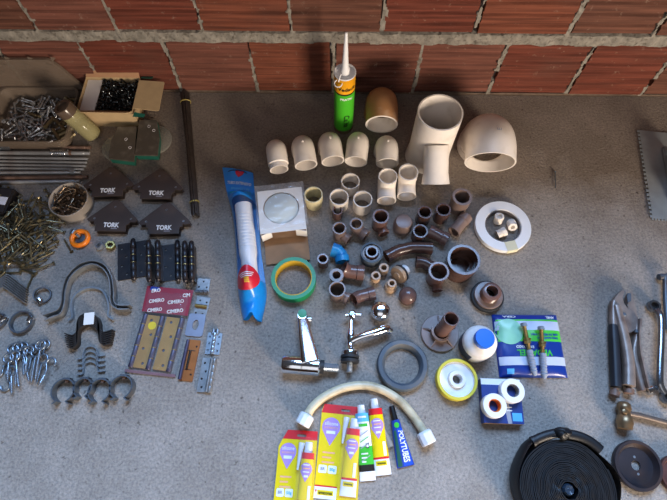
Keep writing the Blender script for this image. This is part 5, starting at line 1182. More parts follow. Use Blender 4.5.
def coil():
    h = .046; p = at(569.5, 490, h); R_ = 48 * U(566, 489, h)
    t = thing('flat_hose_coil', 'large roll of flat black hose tied with a knotted end', 'hose coil', (p.x, p.y, 0))
    path = []; turns = 25; n = turns * 44
    for k in range(n + 1):
        q = k / n; a = q * turns * 2 * PI + .4; rr = .014 + (R_ - .014) * q
        rr += .0012 * math.sin(a * 3 + q * 5) * q + .0010 * MN.noise((math.cos(a) * 3, math.sin(a) * 3, q * 14))
        path.append((rr * math.cos(a), rr * math.sin(a), .004 * (1 - q) - .003 * MN.noise((math.cos(a) * 2, math.sin(a) * 2, q * 9)) * .6 + .004))
    MB().strip(path, h - .008, .0021).build('wound_hose', M['hose'], t, smooth=50)
    # outer wraps, bulging
    def f(u, v):
        a = 2 * PI * u; wob = 1 + .03 * math.sin(3 * a + 1) + .02 * math.sin(7 * a)
        b = -1.1 + 2.4 * v
        rr = R_ * 1.0 * wob + .002 + .008 * math.cos(b); z = h * .5 + h * .53 * math.sin(b)
        return (rr * math.cos(a), rr * math.sin(a), max(.001, z + .003 * math.sin(5 * a)))
    MB().grid(f, 120, 12).build('outer_wrap', M['hose'], t, smooth=60)
    MB().to(T(0, 0, 0)).lathe([(0, .004), (.012, .004), (.012, h * .85), (.008, h * 1.0), (.003, h * .97), (0, h * .99)], 9).build('centre_fold', mat('glossy_dark_hose', hx('2c3846'), .16, var=.2), t, smooth=30)
    c = V((p.x, p.y, 0))
    k0 = [at(x, y, .042) - c for x, y in ((532, 442), (541, 437.5), (552, 434), (561, 433))]
    MB().sweep(spline(k0, 6), [(math.cos(x) * .0085, math.sin(x) * .006) for x in [2 * PI * j / 14 for j in range(14)]], up=(0, 0, 1), scales=[1.1 if k < 3 else 1 for k in range(19)]).build('tied_end', M['hose'], t, smooth=60)
    k1 = [at(x, y, .046) - c for x, y in ((568, 434), (578, 436), (587, 439.5), (594, 444), (601, 450))]
    MB().sweep(spline(k1, 6), [(math.cos(x) * .009, math.sin(x) * .005) for x in [2 * PI * j / 14 for j in range(14)]], up=(0, 0, 1)).build('tie_strap', M['hose'], t, smooth=60)
    q = at(562.5, 433, .046) - c
    def kn(u, v):
        a = 2 * PI * u; b = -PI / 2 + PI * v; r_ = .0135 * (1 + .12 * math.sin(3 * a + 2 * b))
        return (q.x + 1.15 * r_ * math.cos(b) * math.cos(a), q.y + .85 * r_ * math.cos(b) * math.sin(a), q.z + r_ * .9 * math.sin(b))
    MB().grid(kn, 24, 14).build('knot', M['hose'], t, smooth=60)
coil()

def trowel():
    a = at(637.2, 130, .003); b = at(650.5, 219.5, .003); c = (a + b) / 2; c.z = 0
    d = b - a; Lh = d.length; rz = math.atan2(d.y, d.x) + PI / 2
    t = thing('notched_trowel', 'steel notched trowel with toothed edges at the frame edge', 'trowel', c, rz)
    # local: y along the left edge, blade to +x
    W_ = .13; pts = []
    n = 22; st = Lh / n
    y = Lh / 2
    for k in range(n):
        y0 = Lh / 2 - st * k; pts += [(0, y0), (0, y0 - st * .5), (.0055, y0 - st * .5), (.0055, y0 - st)]
    m_ = 18; sx = W_ / m_
    for k in range(m_):
        x0 = sx * k + (.0055 if k == 0 else 0); pts += [(x0, -Lh / 2 + .005), (sx * k + sx * .5, -Lh / 2 + .005), (sx * k + sx * .5, -Lh / 2), (sx * (k + 1), -Lh / 2)]
    pts += [(W_, Lh / 2)]
    cl = []
    for q in pts:
        if not cl or (V(q) - V(cl[-1])).length > 1e-6: cl.append(q)
    MB().plate(cl, [], .002, .0036).build('blade', M['trowel'], t)
    pts = [(.062, Lh / 2 - .035), (.062, -Lh / 2 + .055)]
    MB().box((.058, -.0, .0085), (.012, Lh * .62, .010)).build('mounting_bar', M['trowel'], t, bevel=.002)
    mb = MB(); mb.tube([(.072, Lh * .29, .034), (.072, 0, .036), (.072, -Lh * .31, .034)], .014, 20, scales=[.9, 1.1, .9]).build('handle', M['lilac'], t, bevel=0)
    for y in (Lh * .25, -Lh * .25): MB().tube([(.058, y, .008), (.062, y, .02), (.072, y, .032)], .005, 12).build('handle_post', M['trowel'], t)
trowel()
a, b = at(555, 172, .002), at(555.3, 189, .002); c = (a + b) / 2
mb = MB(); mb.M = axis(a - c, b - a); mb.lathe([(0, -.0008), (.0028, -.0008), (.0028, 0), (.0013, .0005), (.0013, (b - a).length - .004), (0, (b - a).length)], 10)
o = mb.build('wire_nail', M['dsteel'], None, (c.x, c.y, .003)); tag(o, 'single thin nail lying alone on the bare floor', 'nail')
# ================================================================== screws and bolts (resting positions)
def unpack(s):
    return [[int(x) for x in r.split(',')] for r in s.split(';')]
def screw_mesh(name, Lk, rs, rh, hl, m, kind):
    mb = MB(); mb.M = axis((0, 0, 0), (1, 0, 0))
    h = Lk / 2
    if kind == 'wood':
        pr = [(0, -h), (rs * .5, -h + rs * 1.5)]
        k = 0; z = -h + rs * 2.2
        while z < h * .35: pr.append((rs * (1.05 if k % 2 else .88), z)); z += rs * .85; k += 1
        pr += [(rs * .8, h * .4), (rs * .8, h - hl), (rh, h - .0006), (rh, h), (rh * .4, h), (rh * .25, h - .0012), (0, h - .0012)]
        mb.lathe(pr, 8)
    elif kind == 'bolt':
        pr = [(0, -h), (rs * .9, -h)]; k = 0; z = -h + .001
        while z < h * .3: pr.append((rs * (1.0 if k % 2 else .85), z)); z += .0016; k += 1
        pr += [(rs * .95, h - hl)]
        mb.lathe(pr, 10); mb.lathe([(rs * .9, h - hl), (rh, h - hl), (rh, h - .0006), (rh * .85, h), (0, h)], 6)
    elif kind == 'anchor':
        pr = [(0, -h), (rs * .9, -h), (rs * 1.08, -h + .003), (rs * .8, -h + .012), (rs, -h + .0125), (rs, h - hl - .003), (rs * .6, h - hl - .0025), (rs * .6, h - hl)]
        mb.lathe(pr, 12); mb.lathe([(rs * .6, h - hl), (rh, h - hl), (rh, h), (0, h)], 6)
    else:
        pr = [(0, -h), (rs * .5, -h + .002)]; k = 0; z = -h + .003
        while z < h - hl: pr.append((rs * (1.05 if k % 2 else .75), z)); z += .0012; k += 1
        pr += [(rh, h - hl * .75), (rh, h - hl * .5), (rh * .85, h - hl * .15), (rh * .45, h), (rh * .25, h - .001), (0, h - .001)]
        mb.lathe(pr, 10)
    return mb.mesh(name, m, 25)
def pour(name, me, rows, label, cat, group, dz=0):
    for r in rows:
        o = bpy.data.objects.new(name, me); COL.objects.link(o)
        o.location = (r[0] / 1e4, r[1] / 1e4, r[2] / 1e4 + dz); o.rotation_mode = 'QUATERNION'
        q = Quaternion([x / 100 for x in r[3:]]).normalized(); o.rotation_quaternion = q
        tag(o, label, cat, group)
PT = {k: unpack(v) for k, v in POSES.items()}
TZ = .008
pour('steel_bolt', screw_mesh('steel_bolt', .036, .0026, .0055, .004, M['bolt'], 'bolt'), PT['tray'], 'bright steel bolt lying in the heap inside the frosted tray', 'bolt', 'steel bolts in the frosted tray', TZ)
pour('sleeve_anchor', screw_mesh('sleeve_anchor', .042, .004, .0048, .006, M['brassdull'], 'anchor'), PT['tray_b'], 'dull yellow sleeve anchor in the tray beside the clear bottle', 'anchor bolt', 'sleeve anchors in the frosted tray', TZ)
pour('short_screw', screw_mesh('short_screw', .026, .0017, .0038, .003, M['cupscrew'], 'wood'), PT['cup'], 'short dull brass screw inside the round milky cup', 'screw', 'short screws in the round cup')
pour('wood_screw', screw_mesh('wood_screw', .044, .0021, .0046, .0035, M['wscrew'], 'wood'), PT['pile'], 'yellowish wood screw in the loose heap on the floor', 'screw', 'wood screws in the loose heap')
for r_ in PT['carton']: r_[1] = int((at(119, 95, .045).y + (r_[1] / 1e4 - at(119, 95, .045).y) * 1.17) * 1e4) - 40; r_[2] += 45
pour('black_screw', screw_mesh('black_screw', .017, .0018, .0045, .0045, M['bscrew'], 'pan'), PT['carton'], 'small shiny black screw in the open brown carton', 'screw', 'black screws in the brown carton')

# ------------------------------------------------------------------ frosted tray with leaning lid
def tray():
    cx, cy, w, d, h = -.747, .785, .198, .166, .042
    t = thing('plastic_tray', 'frosted plastic tray full of bolts with its lid leaning on the brick wall', 'tray', (cx, cy, 0))
    o = rrect(w, d, .022, 5); n = len(o)
    mb = MB(); vs = []
    lv = [(.94, .001), (1.0, h - .004), (1.03, h - .002), (1.03, h), (.985, h), (.92, .0045)]
    for s_, z in lv: vs += [(x * s_, y * s_, z) for x, y in o]
    fs = [(k * n + j, k * n + (j + 1) % n, (k + 1) * n + (j + 1) % n, (k + 1) * n + j) for k in range(len(lv) - 1) for j in range(n)] + [tuple(range(n)), tuple((len(lv) - 1) * n + j for j in range(n))]
    mb.add(vs, fs).build('tray_body', M['tray'], t, smooth=40)
    W_, H_ = .215, .092
    lo = [(-W_ / 2, 0), (W_ / 2 + .004, 0), (W_ / 2 - .030, H_ - .02), (W_ / 2 - .045, H_), (-W_ / 2 + .02, H_), (-W_ / 2, H_ - .02)]
    mb = MB(); mb.M = T(0, d / 2 + .006, .030) @ R(PI / 2 - .10, 'X'); mb.plate(lo, [], 0, .002)
    mb.sweep(fillet([V((x, y, .001)) for x, y in lo[1:]] , .015, 5), [(-.002, -.004), (.002, -.004), (.002, .004), (-.002, .004)], up=(0, 0, 1))
    for k in range(9):  # raised triangles imitate reflections in the lid
        x = -W_ * .36 + W_ * .085 * k; y = .045 + .02 * (k % 3)
        mb.plate([(x, y), (x + .014, y + .012), (x + .002, y + .016)], [], .002, .0032)
    mb.build('leaning_lid', M['tray'], t, smooth=30)
tray()

# ------------------------------------------------------------------ clear bottle lying across the tray
def cbottle():
    a = V((-.603, .7505, .001)); b = V((-.634, .756, .104)); d = b - a; Lk = d.length
    t = thing('clear_bottle', 'yellowed clear plastic bottle with a brown lid standing between bolt tray and carton', 'bottle', a); A = axis((0, 0, 0), d)
    r = .0225
    MB().to(A).lathe([(0, .002), (r * .8, .002), (r * .98, .005), (r, .01), (r, Lk * .44), (r * .95, Lk * .46), (r * .95, Lk * .5), (r, Lk * .52), (r * .98, Lk * .78), (r * .86, Lk * .84), (r * .80, Lk * .84), (r * .92, Lk * .76), (r * .93, .006), (0, .004)], 40).build('bottle_wall', M['bottle'], t, smooth=50)
    MB().to(A).lathe([(0, .0045), (r * .9, .0065), (r * .9, Lk * .40), (0, Lk * .41)], 32).build('content', M['bottle_in'], t)
    MB().to(A).lathe([(r * .86, Lk * .78), (r * .98, Lk * .79), (r * .98, Lk * .96), (r * .9, Lk), (r * .62, Lk), (r * .58, Lk * .96), (r * .25, Lk * .95), (0, Lk * .965)], 36).build('screw_lid', mat('brown_clear_cap', hx('5b4c40'), .2, var=.1), t)
    a0 = -1.0; lb = MB(); vs = []
    for k in range(7):
        an = a0 + .1 * k
        vs += [A @ V((r * 1.012 * math.cos(an), r * 1.012 * math.sin(an), Lk * .40 + .002 * (k % 2))), A @ V((r * 1.012 * math.cos(an), r * 1.012 * math.sin(an), Lk * .50 - .003 * (k % 3)))]
    lb.add(vs, [(2 * k, 2 * k + 2, 2 * k + 3, 2 * k + 1) for k in range(6)]).build('label_scrap', M['whitep'], t)
cbottle()

# ------------------------------------------------------------------ open carton of black screws
def carton():
    c = at(119, 96.5, .045); w, d, h = .096, .107, .058
    t = thing('open_carton', 'open brown cardboard carton full of black screws with its flaps spread', 'box', (c.x, c.y - .004, 0), -.02)
    MB().box((0, 0, .012), (w * .99, d * .99, .022)).build('carton_bottom', M['kraft'], t)
    x0 = -w / 2 - .040
    mb = MB()
    mb.box((x0 / 2 + w / 4, -d / 2, h / 2), (w - x0 - w / 2, .0012, h)).box((x0 / 2 + w / 4, d / 2, h / 2), (w - x0 - w / 2, .0012, h)).box((w / 2, 0, h / 2), (.0012, d, h)).box((x0, 0, h / 2), (.0012, d, h))
    mb.build('carton_side', M['card'], t)
    # inner white lining sheet at the end of the carton
    MB().box(((x0 - w / 2) / 2 + .0, 0, h * .84), (.037, d * .97, .0012)).build('white_lining', M['cboard'], t)
    # side flaps
    wl = w - x0 - w / 2
    for sy, ang, m_ in ((1, .95, M['kraft']), (-1, -.75, M['card'])):
        mb = MB(); mb.M = T((x0 + w / 2) / 2, sy * d / 2, h) @ R(ang * (1 if sy > 0 else 1), 'X')
        mb.plate([(-wl / 2, 0), (wl / 2, 0), (wl / 2 + .012 * 0, sy * .024), (wl / 2 - .004, sy * .028), (-wl / 2 + .006, sy * .028)], [], 0, .0012); mb.build('side_flap', m_, t)
    mb = MB(); mb.M = T(w / 2, 0, h) @ R(.12, 'Y'); mb.plate([(0, -d * .40), (.060, -d * .42), (.063, -d * .40), (.062, d * .42), (.060, d * .44), (0, d * .42)], [], 0, .0012); mb.build('end_flap', M['card'], t)
    for sy in (1, -1):
        mb = MB(); mb.M = T(w / 2 + .012, sy * (d / 2 + .006), h - .004) @ R(-.3 * sy, 'X'); mb.plate([(-.01, -.005), (.018, -.006), (.020, .002), (-.006, .007)], [], 0, .001); mb.build('green_tab', M['tealedge'], t)
carton()

# ------------------------------------------------------------------ bundle of dark rods
def rods():
    a = at(184, 90.5, .012); b = at(195, 214, .012); d = b - a; Lk = d.length; c = (a + b) / 2; c.z = 0
    t = thing('rod_bundle', 'bundle of thin dark rods tied with two yellow bands', 'rod bundle', c, math.atan2(d.y, d.x))
    pos = [(-8, 3), (-4, 3), (0, 3), (4, 3), (8, 3), (-6, 7.2), (-2, 7.2), (2, 7.2), (6, 7.2), (-3.6, 11.2), (.4, 11.2), (4.2, 11.2), (-1.5, 14.8), (2.4, 14.8)]
    rr = random.Random(4)
    for y, z in pos:
        e = rr.uniform(-.006, .006); f = rr.uniform(-.003, .003)
        MB().tube([(-Lk / 2 + e, y * .00125 + f * .3, z * .0011), (0, y * .0009, z * .001 + .001), (Lk / 2 + e, y * .00095 + f * .4, z * .001)], .0019, 8).build('rod', mat('dark_rod_steel', hx('4d4743'), .35, .5, var=.25, scale=60), t)
    for x, k in ((-Lk / 2 + .036, 1.05), (Lk / 2 - .034, .86)):
        mb = MB(); mb.M = T(x, 0, .0095) @ R(PI / 2, 'Y'); mb.lathe([(.0125 * k, -.0018), (.0135 * k, -.001), (.0135 * k, .001), (.0125 * k, .0018)], 24, True); o = mb.build('yellow_band', mat('yellow_rubber_band', hx('a8974e'), .55, var=.08), t)
        o.scale = (1, 1, .8)
rods()

# ------------------------------------------------------------------ steel bars lying side by side
def bars():
    spec = [(147.0, 147.6, 91, .0050, 'rust', 'rust-brown bar lying nearest the bolt tray'), (152.8, 153.2, 90, .0050, 'steel', 'steel bar carrying a shiny spring, second from the bolt tray'), (157.5, 159, 88, .0038, 'zinc', 'thin bluish steel bar, third from the bolt tray'),
            (161, 162.6, 87, .0036, 'zinc', 'thin bluish steel bar, fourth from the bolt tray'), (164.6, 166, 86, .0036, 'zinc', 'thin bluish steel bar, fifth from the bolt tray'), (168, 169.2, 84, .0036, 'zinc', 'thin steel bar lying next to the one ending in a nut'),
            (173, 172.4, 81, .0042, 'steel', 'steel bar ending in a bright nut'), (178, 177.2, 88, .0048, 'rust', 'brown bar lying second from the round milky cup'), (182.4, 181.2, 80, .0042, 'steel', 'grey bar lying closest to the round milky cup')]
    for y0, y1, xe, r, m_, lab in spec:
        a = at(-14, y0, r); b = at(xe, y1, r); d = b - a; Lk = d.length
        t = thing('steel_bar', lab, 'steel bar', (a.x, a.y, 0), math.atan2(d.y, d.x), 'steel bars laid side by side')
        mb = MB(); mb.M = axis((0, 0, r), (1, 0, 0))
        if m_ == 'zinc':
            pr = [(0, 0), (r * .9, .001)]; z = .002; k = 0
            while z < Lk - .002: pr.append((r * (1 if k % 2 else .9), z)); z += .003; k += 1
            mb.lathe(pr + [(r * .8, Lk), (0, Lk)], 12)
        else: mb.lathe([(0, 0), (r, .001), (r, Lk - .014), (r * .85, Lk - .013), (r * .85, Lk - .001), (0, Lk)], 14)
        mb.build('rod', M['bar' if m_ != 'rust' else m_], t)
        if 'nut' in lab and 'ending' in lab and 'next' not in lab:
            mb = MB(); mb.M = axis((Lk - .024, 0, r * 1.55), (1, 0, 0)); mb.lathe([(r, 0), (r * 1.55, 0), (r * 1.55, .010), (r, .010)], 6, True).build('nut', M['zinc'], t, smooth=15)
        if 'second from the bolt' in lab:
            mb = MB(); mb.M = axis((Lk - .05, 0, r * 1.3), (1, 0, 0)); mb.lathe([(r, 0), (r * 1.3, 0), (r * 1.3, .006), (r, .006)], 12, True).build('collar', M['rust'], t, smooth=15)
    for x0, x1, y, r, m_, lab in ((52, 67, 152.9, .0078, 'chrome', 'bright coil spring around the second steel bar from the tray'), (-1, 12, 147, .0085, 'dsteel', 'dark coil spring around the rust-brown bar at the frame edge')):
        a = at(x0, y, .008); b = at(x1, y, .008); n = 7; pts = []
        for k in range(n * 14 + 1):
            q = k / (n * 14); an = 2 * PI * n * q; p = a.lerp(b, q); pts.append((p.x - a.x, p.y - a.y + r * math.cos(an), r + .0002 + r * math.sin(an)))
        tag(MB().tube(pts, .0013, 6).build('coil_spring', M[m_], None, (a.x, a.y, 0), smooth=60), lab, 'spring')
bars()

# ------------------------------------------------------------------ round milky cup
p = at(66, 197, .045); r = 19.4 * U(65, 196, .045)
tag(MB().lathe([(0, .0005), (r * .97, .0005), (r * .985, .030), (r, .031), (r, .036), (r * .965, .036), (r * .955, .030), (r * .945, .0025), (0, .0025)], 56).build('plastic_cup', M['cup'], None, (p.x, p.y, 0), smooth=40), 'round milky plastic cup holding short screws', 'cup')

# ------------------------------------------------------------------ dark case at the frame edge
c = at(2, 203, .02); t = thing('dark_case', 'dark flat case with a pale label at the frame edge beside the screw heap', 'case', (c.x, c.y, 0), -.12)
MB().box((-.02, .006, .012), (.075, .066, .024)).build('case_body', M['magedge'], t, bevel=.003)
MB().box((-.018, .004, .0243), (.060, .020, .0004)).build('pale_label', M['hcap'], t)

# ------------------------------------------------------------------ arrow shaped welding magnets
def magnet(apex, lt, rt, base_l, base_r, label):
    H = .016
    a, l, r_, b1, b2 = [at(*q, H) for q in (apex, lt, rt, base_l, base_r)]
    c = (l + r_) / 2; ex = (r_ - l); W_ = ex.length; rz = math.atan2(ex.y, ex.x)
    t = thing('welding_magnet', label, 'welding magnet', (c.x, c.y, 0), rz, 'black arrow shaped magnets')
    hh = .052; bw = W_ * .30; bl = .028; w2 = W_ / 2
    out = [(0 - .006, hh), (.006, hh), (w2 - .004, .006), (w2, .001), (w2 - .004, -.004), (bw + .006, -.004), (bw + .006, -.010), (bw, -.012), (bw, -bl), (-bw, -bl), (-bw, -.012), (-bw - .006, -.010), (-bw - .006, -.004), (-w2 + .004, -.004), (-w2, .001), (-w2 + .004, .006)]
    hs = [circ(.0028, 12, 0, hh * .66), circ(.0028, 12, w2 * .72, .004), circ(.0028, 12, -w2 * .72, .004)]
    mb = MB().plate(out, hs, H - .002, H); mb.build('top_plate', M['magnet'], t, bevel=.0005)
    MB().plate(out, hs, 0.0002, .002).build('bottom_plate', M['magnet'], t)
    MB().plate([(x * .93, y * .93) for x, y in out], [], .002, H - .002).build('magnet_core', M['magedge'], t)
    for x, y in ((0, hh * .66), (w2 * .72, .004), (-w2 * .72, .004)):
        MB().to(T(x, y, H - .004)).lathe([(.0012, 0), (.0028, 0), (.0028, .003), (.0012, .003)], 12, True).build('rivet', M['steel'], t)
    text('TORK', .0155, (.0, -.013, H + .0002), M['white'], t, bold=.0006, width=.036)
    MB().box((.008, -.0215, H + .0002), (.014, .0016, .0003)).build('print_line', M['pgreyt'], t)
magnet((109.6, 166.6), (83, 186.5), (134, 185), (92, 197), (126, 197), 'black arrow shaped magnet reading TORK, next to the round milky cup')
magnet((159.5, 162.5), (131.5, 188), (182.6, 188.6), (142, 198), (171.6, 198), 'black arrow shaped magnet reading TORK, between the rod bundle and the green edged plates')
magnet((114, 199.6), (87, 219.5), (137.6, 220.5), (94.5, 232.7), (126, 232.7), 'black arrow shaped magnet reading TORK, directly above the golden nut')
magnet((165, 199.6), (138.5, 223), (190.5, 222.3), (146.4, 234), (179.5, 234), 'black arrow shaped magnet reading TORK, directly above the black hinges')

# ------------------------------------------------------------------ grey plates with green edges on clear discs
def gplate(pts, disc, label, H):
    w = [at(x, y, H) for x, y in pts]; c = sum(w, V()) / len(w); c.z = 0
    t = thing('edged_plate', label, 'plate', c, 0, 'grey plates with green edges')
    o = [(p.x - c.x, p.y - c.y) for p in w]
    MB().plate(o, [], H - .004, H).build('grey_plate', M['greyplate'], t, bevel=.001)
    MB().plate([(x * .93, y * .985) for x, y in o], [], .006, H - .0042).build('green_edge', M['tealedge'], t)
    q = at(*disc[0], .005) - c; rr = disc[1] * U(*disc[0])
    MB().to(T(q.x, q.y, 0)).lathe([(0, .0005), (rr, .0005), (rr, .0045), (rr * .96, .0055), (0, .0055)], 48).build('clear_disc', M['glassy'], t)
    for k in range(5):
        a = o[0]; b = o[2]; f1 = .25 + .12 * k; x = a[0] + (b[0] - a[0]) * f1 + (.006 if k % 2 else -.004); y = a[1] + (b[1] - a[1]) * f1
        if k in (1, 3): MB().to(T(x, y, H)).lathe([(.0028, 0), (.0034, .0004), (.004, 0)], 14).build('spot_mark', M['hcap'], t)
gplate([(117.5, 126.5), (136.5, 126.2), (134, 161.5), (108.5, 158.5), (111, 141)], ((118, 147), 16), 'grey plate with a green edge on a clear disc, nearer the clear bottle', .026)
gplate([(139, 120), (156.5, 119.5), (159.5, 137), (157.5, 155.5), (134.5, 155)], ((154.5, 139.5), 17), 'grey plate with a green edge on a clear disc, nearer the rod bundle', .026)

# ------------------------------------------------------------------ orange ring, nuts
p = at(80, 238.4, .006); rr = 10.2 * U(80, 238); t = thing('orange_ring', 'bright orange plastic ring with a steel bolt head in its middle', 'ring', (p.x, p.y, 0))
MB().lathe([(rr * .56, .001), (rr * .7, 0), (rr * .92, .001), (rr, .006), (rr * .92, .011), (rr * .74, .0125), (rr * .58, .010), (rr * .53, .006)], 44, True).build('ring_body', M['orange'], t, smooth=60)
MB().to(T(.001, .001, 0)).lathe([(0, .0005), (rr * .5, .0005), (rr * .5, .003), (rr * .3, .004), (0, .004)], 24).build('washer', M['dsteel'], t)
MB().to(axis((-.005, .006, .008), (-.6, .5, .5))).lathe([(0, -.005), (.0055, -.005), (.006, .004), (.004, .006), (0, .006)], 6).build('bolt_head', M['chrome'], t, smooth=15)
def nut(px, py, rp, h, m, label, tilt=(0, 0, 1)):
    p = at(px, py, h); r_ = rp * U(px, py, h); mb = MB(); mb.M = axis((0, 0, h / 2 + .001), tilt)
    mb.lathe([(r_ * .55, -h / 2), (r_ * .9, -h / 2), (r_, -h / 2 + .001), (r_, h / 2 - .001), (r_ * .9, h / 2), (r_ * .58, h / 2)], 6, True)
    mb.lathe([(r_ * .55, -h / 2), (r_ * .57, h / 2), (r_ * .56, h / 2), (r_ * .54, -h / 2)], 20, True)
    return tag(mb.build('hex_nut', m, None, (p.x, p.y, 0), smooth=15), label, 'nut')
nut(72.4, 231.6, 4.1, .009, M['zinc'], 'shiny nut leaning on the rim of the orange ring', (-.5, .2, .8))
nut(99, 245.4, 4.0, .009, M['zinc'], 'bright silver nut lying beside a golden nut', (-.2, .1, 1))
nut(109.7, 245, 5.2, .010, mat('yellow_zinc_nut', hx('b9a566'), .3, 1.0, var=.2), 'larger golden nut lying beside a bright silver nut', (.2, .1, 1))

# ------------------------------------------------------------------ black hinges
def hinge(xb, y0, y1, leaf, label, group='black steel hinges', rbar=.0062, tall=.034):
    p0 = at(xb, y0, tall if not leaf else .009); p1 = at(xb + .6, y1, tall if not leaf else .009); d = p0 - p1; Lk = d.length; c = (p0 + p1) / 2; zc = c.z - (rbar if True else 0); c.z = 0
    t = thing('door_hinge', label, 'hinge', c, math.atan2(d.y, d.x) - PI / 2, group)
    n = 5; seg = Lk * .90 / n; zz = (tall - rbar) if not leaf else rbar + .0005
    for k in range(n):
        y = -Lk * .45 + seg * k
        MB().to(axis((0, y, zz), (0, 1, 0))).lathe([(0, .0003), (rbar * .92, .0004), (rbar, .0012), (rbar, seg - .0012), (rbar * .92, seg - .0004), (0, seg - .0003)], 20).build('knuckle', M['bhinge'], t)
    for k in ((2, 3) if leaf != 1 else (2,)):
        y = -Lk * .45 + seg * k
        MB().to(axis((0, y - .001, zz), (0, 1, 0))).lathe([(rbar * .6, 0), (rbar * 1.02, 0), (rbar * 1.02, .002), (rbar * .6, .002)], 20, True).build('brass_ring', M['brass'], t)
    for s_ in (-1, 1):
        MB().to(axis((0, s_ * Lk * .45, zz), (0, s_, 0))).lathe([(0, 0), (rbar * .7, 0), (rbar * .85, .0025), (rbar * .5, .0055), (0, .006)], 16).build('pin_tip', M['bhinge'], t)
    if leaf:
        for s_ in ((-1, 1) if leaf == 2 else (-1,)):
            w_ = .030 if s_ < 0 else .026
            hs = [circ(.0024, 10, s_ * (rbar + w_ * (.35 + .35 * (k % 2))), -Lk * .32 + Lk * .21 * k) for k in range(4)]
            MB().plate([(s_ * rbar * .4, -Lk * .44), (s_ * (rbar + w_), -Lk * .44), (s_ * (rbar + w_), Lk * .44), (s_ * rbar * .4, Lk * .44)], hs, .0006, .0030).build('leaf', M['bhinge'], t)
    else:
        for s_ in (-1, 1): MB().box((s_ * .0022, 0, (zz) / 2), (.0026, Lk * .88, zz)).build('leaf', M['bhinge'], t)
hinge(132.7, 238.5, 279.5, 2, 'black hinge lying open with both leaves flat, nearest the golden nut')
hinge(147.6, 239, 280.5, 0, 'black hinge standing closed right against the open one, with a bare barrel')
hinge(156.6, 239, 280, 0, 'black hinge standing closed, directly above the maroon packet header')
hinge(177, 240, 281, 1, 'black hinge lying with one leaf showing, in the group nearest the blue bag')
hinge(183.9, 240, 281, 0, 'black hinge standing closed in the middle of the group nearest the blue bag')
hinge(190.6, 240, 281, 0, 'black hinge standing closed, nearest the blue bag')

# ------------------------------------------------------------------ packet of hinges
def hpack():
    c, rz, w, h = frame4((139.5, 285.5), (188, 288.5), (130, 372), .010)
    t = thing('hinge_packet', 'clear packet with a maroon printed header and two brass-coloured hinges inside', 'packet', c, rz - .04)
    hw, hy = w / 2, h / 2
    cardb = MB().plate([(-hw * .90, hy * .36), (hw * .96, hy * .36), (hw * .96, hy * .98), (-hw * .96, hy * .98)], [], .0096, .0100).build('header_card', M['maroon'], t)
    for (x, y, wd) in ((-.55, .88, .5), (.72, .84, .4), (-.42, .64, .85), (.36, .66, .9), (-.40, .42, .8), (.42, .44, .9)):
        xx = x * hw; ww = wd * hw * .72
        if xx - ww / 2 < -hw * .94: ww = 2 * (xx + hw * .94)
        if xx + ww / 2 > hw * .94: ww = 2 * (hw * .94 - xx)
        text('CIMERO' if wd > .6 else ('ERO' if x < 0 else 'CIM'), .0105, (xx, y * hy, .0102), M['whitep'], cardb, rz=.22, width=ww, bold=.0003)
    for k, (x, y, wd) in enumerate(((-.62, .97, .5), (.05, .97, .4))):
        MB().to(T(x * hw, hy * .93, .0101)).box((0, 0, 0), (.02, .008, .0002)).build('navy_print', M['pblue'], cardb) if k == 0 else None
    def f(lo):
        def g(u, v):
            x = (u - .5) * w; y = (v - .5) * h; e = min(1, (.5 - abs(u - .5)) * 8) ** .6 * min(1, (.5 - abs(v - .5)) * 10) ** .6
            z = .0008 if lo else .001 + .0115 * e + .0012 * MN.noise((x * 70, y * 70, 8)) * e
            return (x, y, z)
        return g
    MB().grid(f(False), 40, 60).build('clear_front', M['clear'], t, smooth=60)
    MB().grid(f(True), 2, 2).build('clear_back', M['clear'], t, smooth=60)
    mb = MB()
    MB().to(T(0, -hy * .98, .003)).box((0, 0, 0), (w * .98, .006, .003)).build('sealed_edge', mat('pinkish_film', hx('8a6a72'), .3, alpha=.7), t)
    tm = t.matrix_basis
    for (x0, x1, lab, stk) in ((-.74, -.02, 'brass-coloured hinge in the packet, with a round yellow sticker on its leaf', True), (.06, .78, 'brass-coloured hinge in the packet, without a sticker, nearest the silver hinges', False)):
        g = thing('door_hinge', lab, 'hinge', tm @ V(((x0 + x1) / 2 * hw, -hy * .30, 0)), rz - .04 - .03, 'brass-coloured hinges in the packet')
        lw = (x1 - x0) * hw * .74; lh = h * .60
        hs = [circ(.003, 12, lw * (-.08 + .26 * (k % 2) - .1), lh * (.40 - .27 * k)) for k in range(4)]
        MB().plate(rect(-lw / 2 - .003, -lh / 2, lw / 2 - .003, lh / 2), hs, .004, .0068).build('leaf', M['gold'], g, bevel=.0003)
        for hx0 in hs:
            cx_ = sum(p[0] for p in hx0) / 12; cy_ = sum(p[1] for p in hx0) / 12
            MB().to(T(cx_, cy_, .0045)).lathe([(0, 0), (.003, .0), (.003, .0012)], 12).build('countersink', M['dsteel'], g)
        for sx in ((-1, 1) if stk else (1,)):
            xx = sx * (lw / 2 + .004) - .002
            for k in range(5):
                sg = lh * 1.02 / 5; y = -lh * .51 + sg * k
                MB().to(axis((xx, y, .0055), (0, 1, 0))).lathe([(0, .0003), (.0048, .0003), (.0052, .0012), (.0052, sg - .0012), (.0048, sg - .0003), (0, sg - .0003)], 16).build('knuckle', mat('violet_grey_steel', hx('504a60'), .45, .6, var=.15), g)
                if k: MB().to(axis((xx, y - .001, .0055), (0, 1, 0))).lathe([(.003, 0), (.0056, 0), (.0056, .002), (.003, .002)], 16, True).build('brass_ring', M['brass'], g)
        if stk: MB().to(T(0, lh * .30, .0072)).lathe([(0, .0003), (.0085, .0002), (.0085, 0)], 24).build('round_sticker', M['pyellow'], g)
hpack()

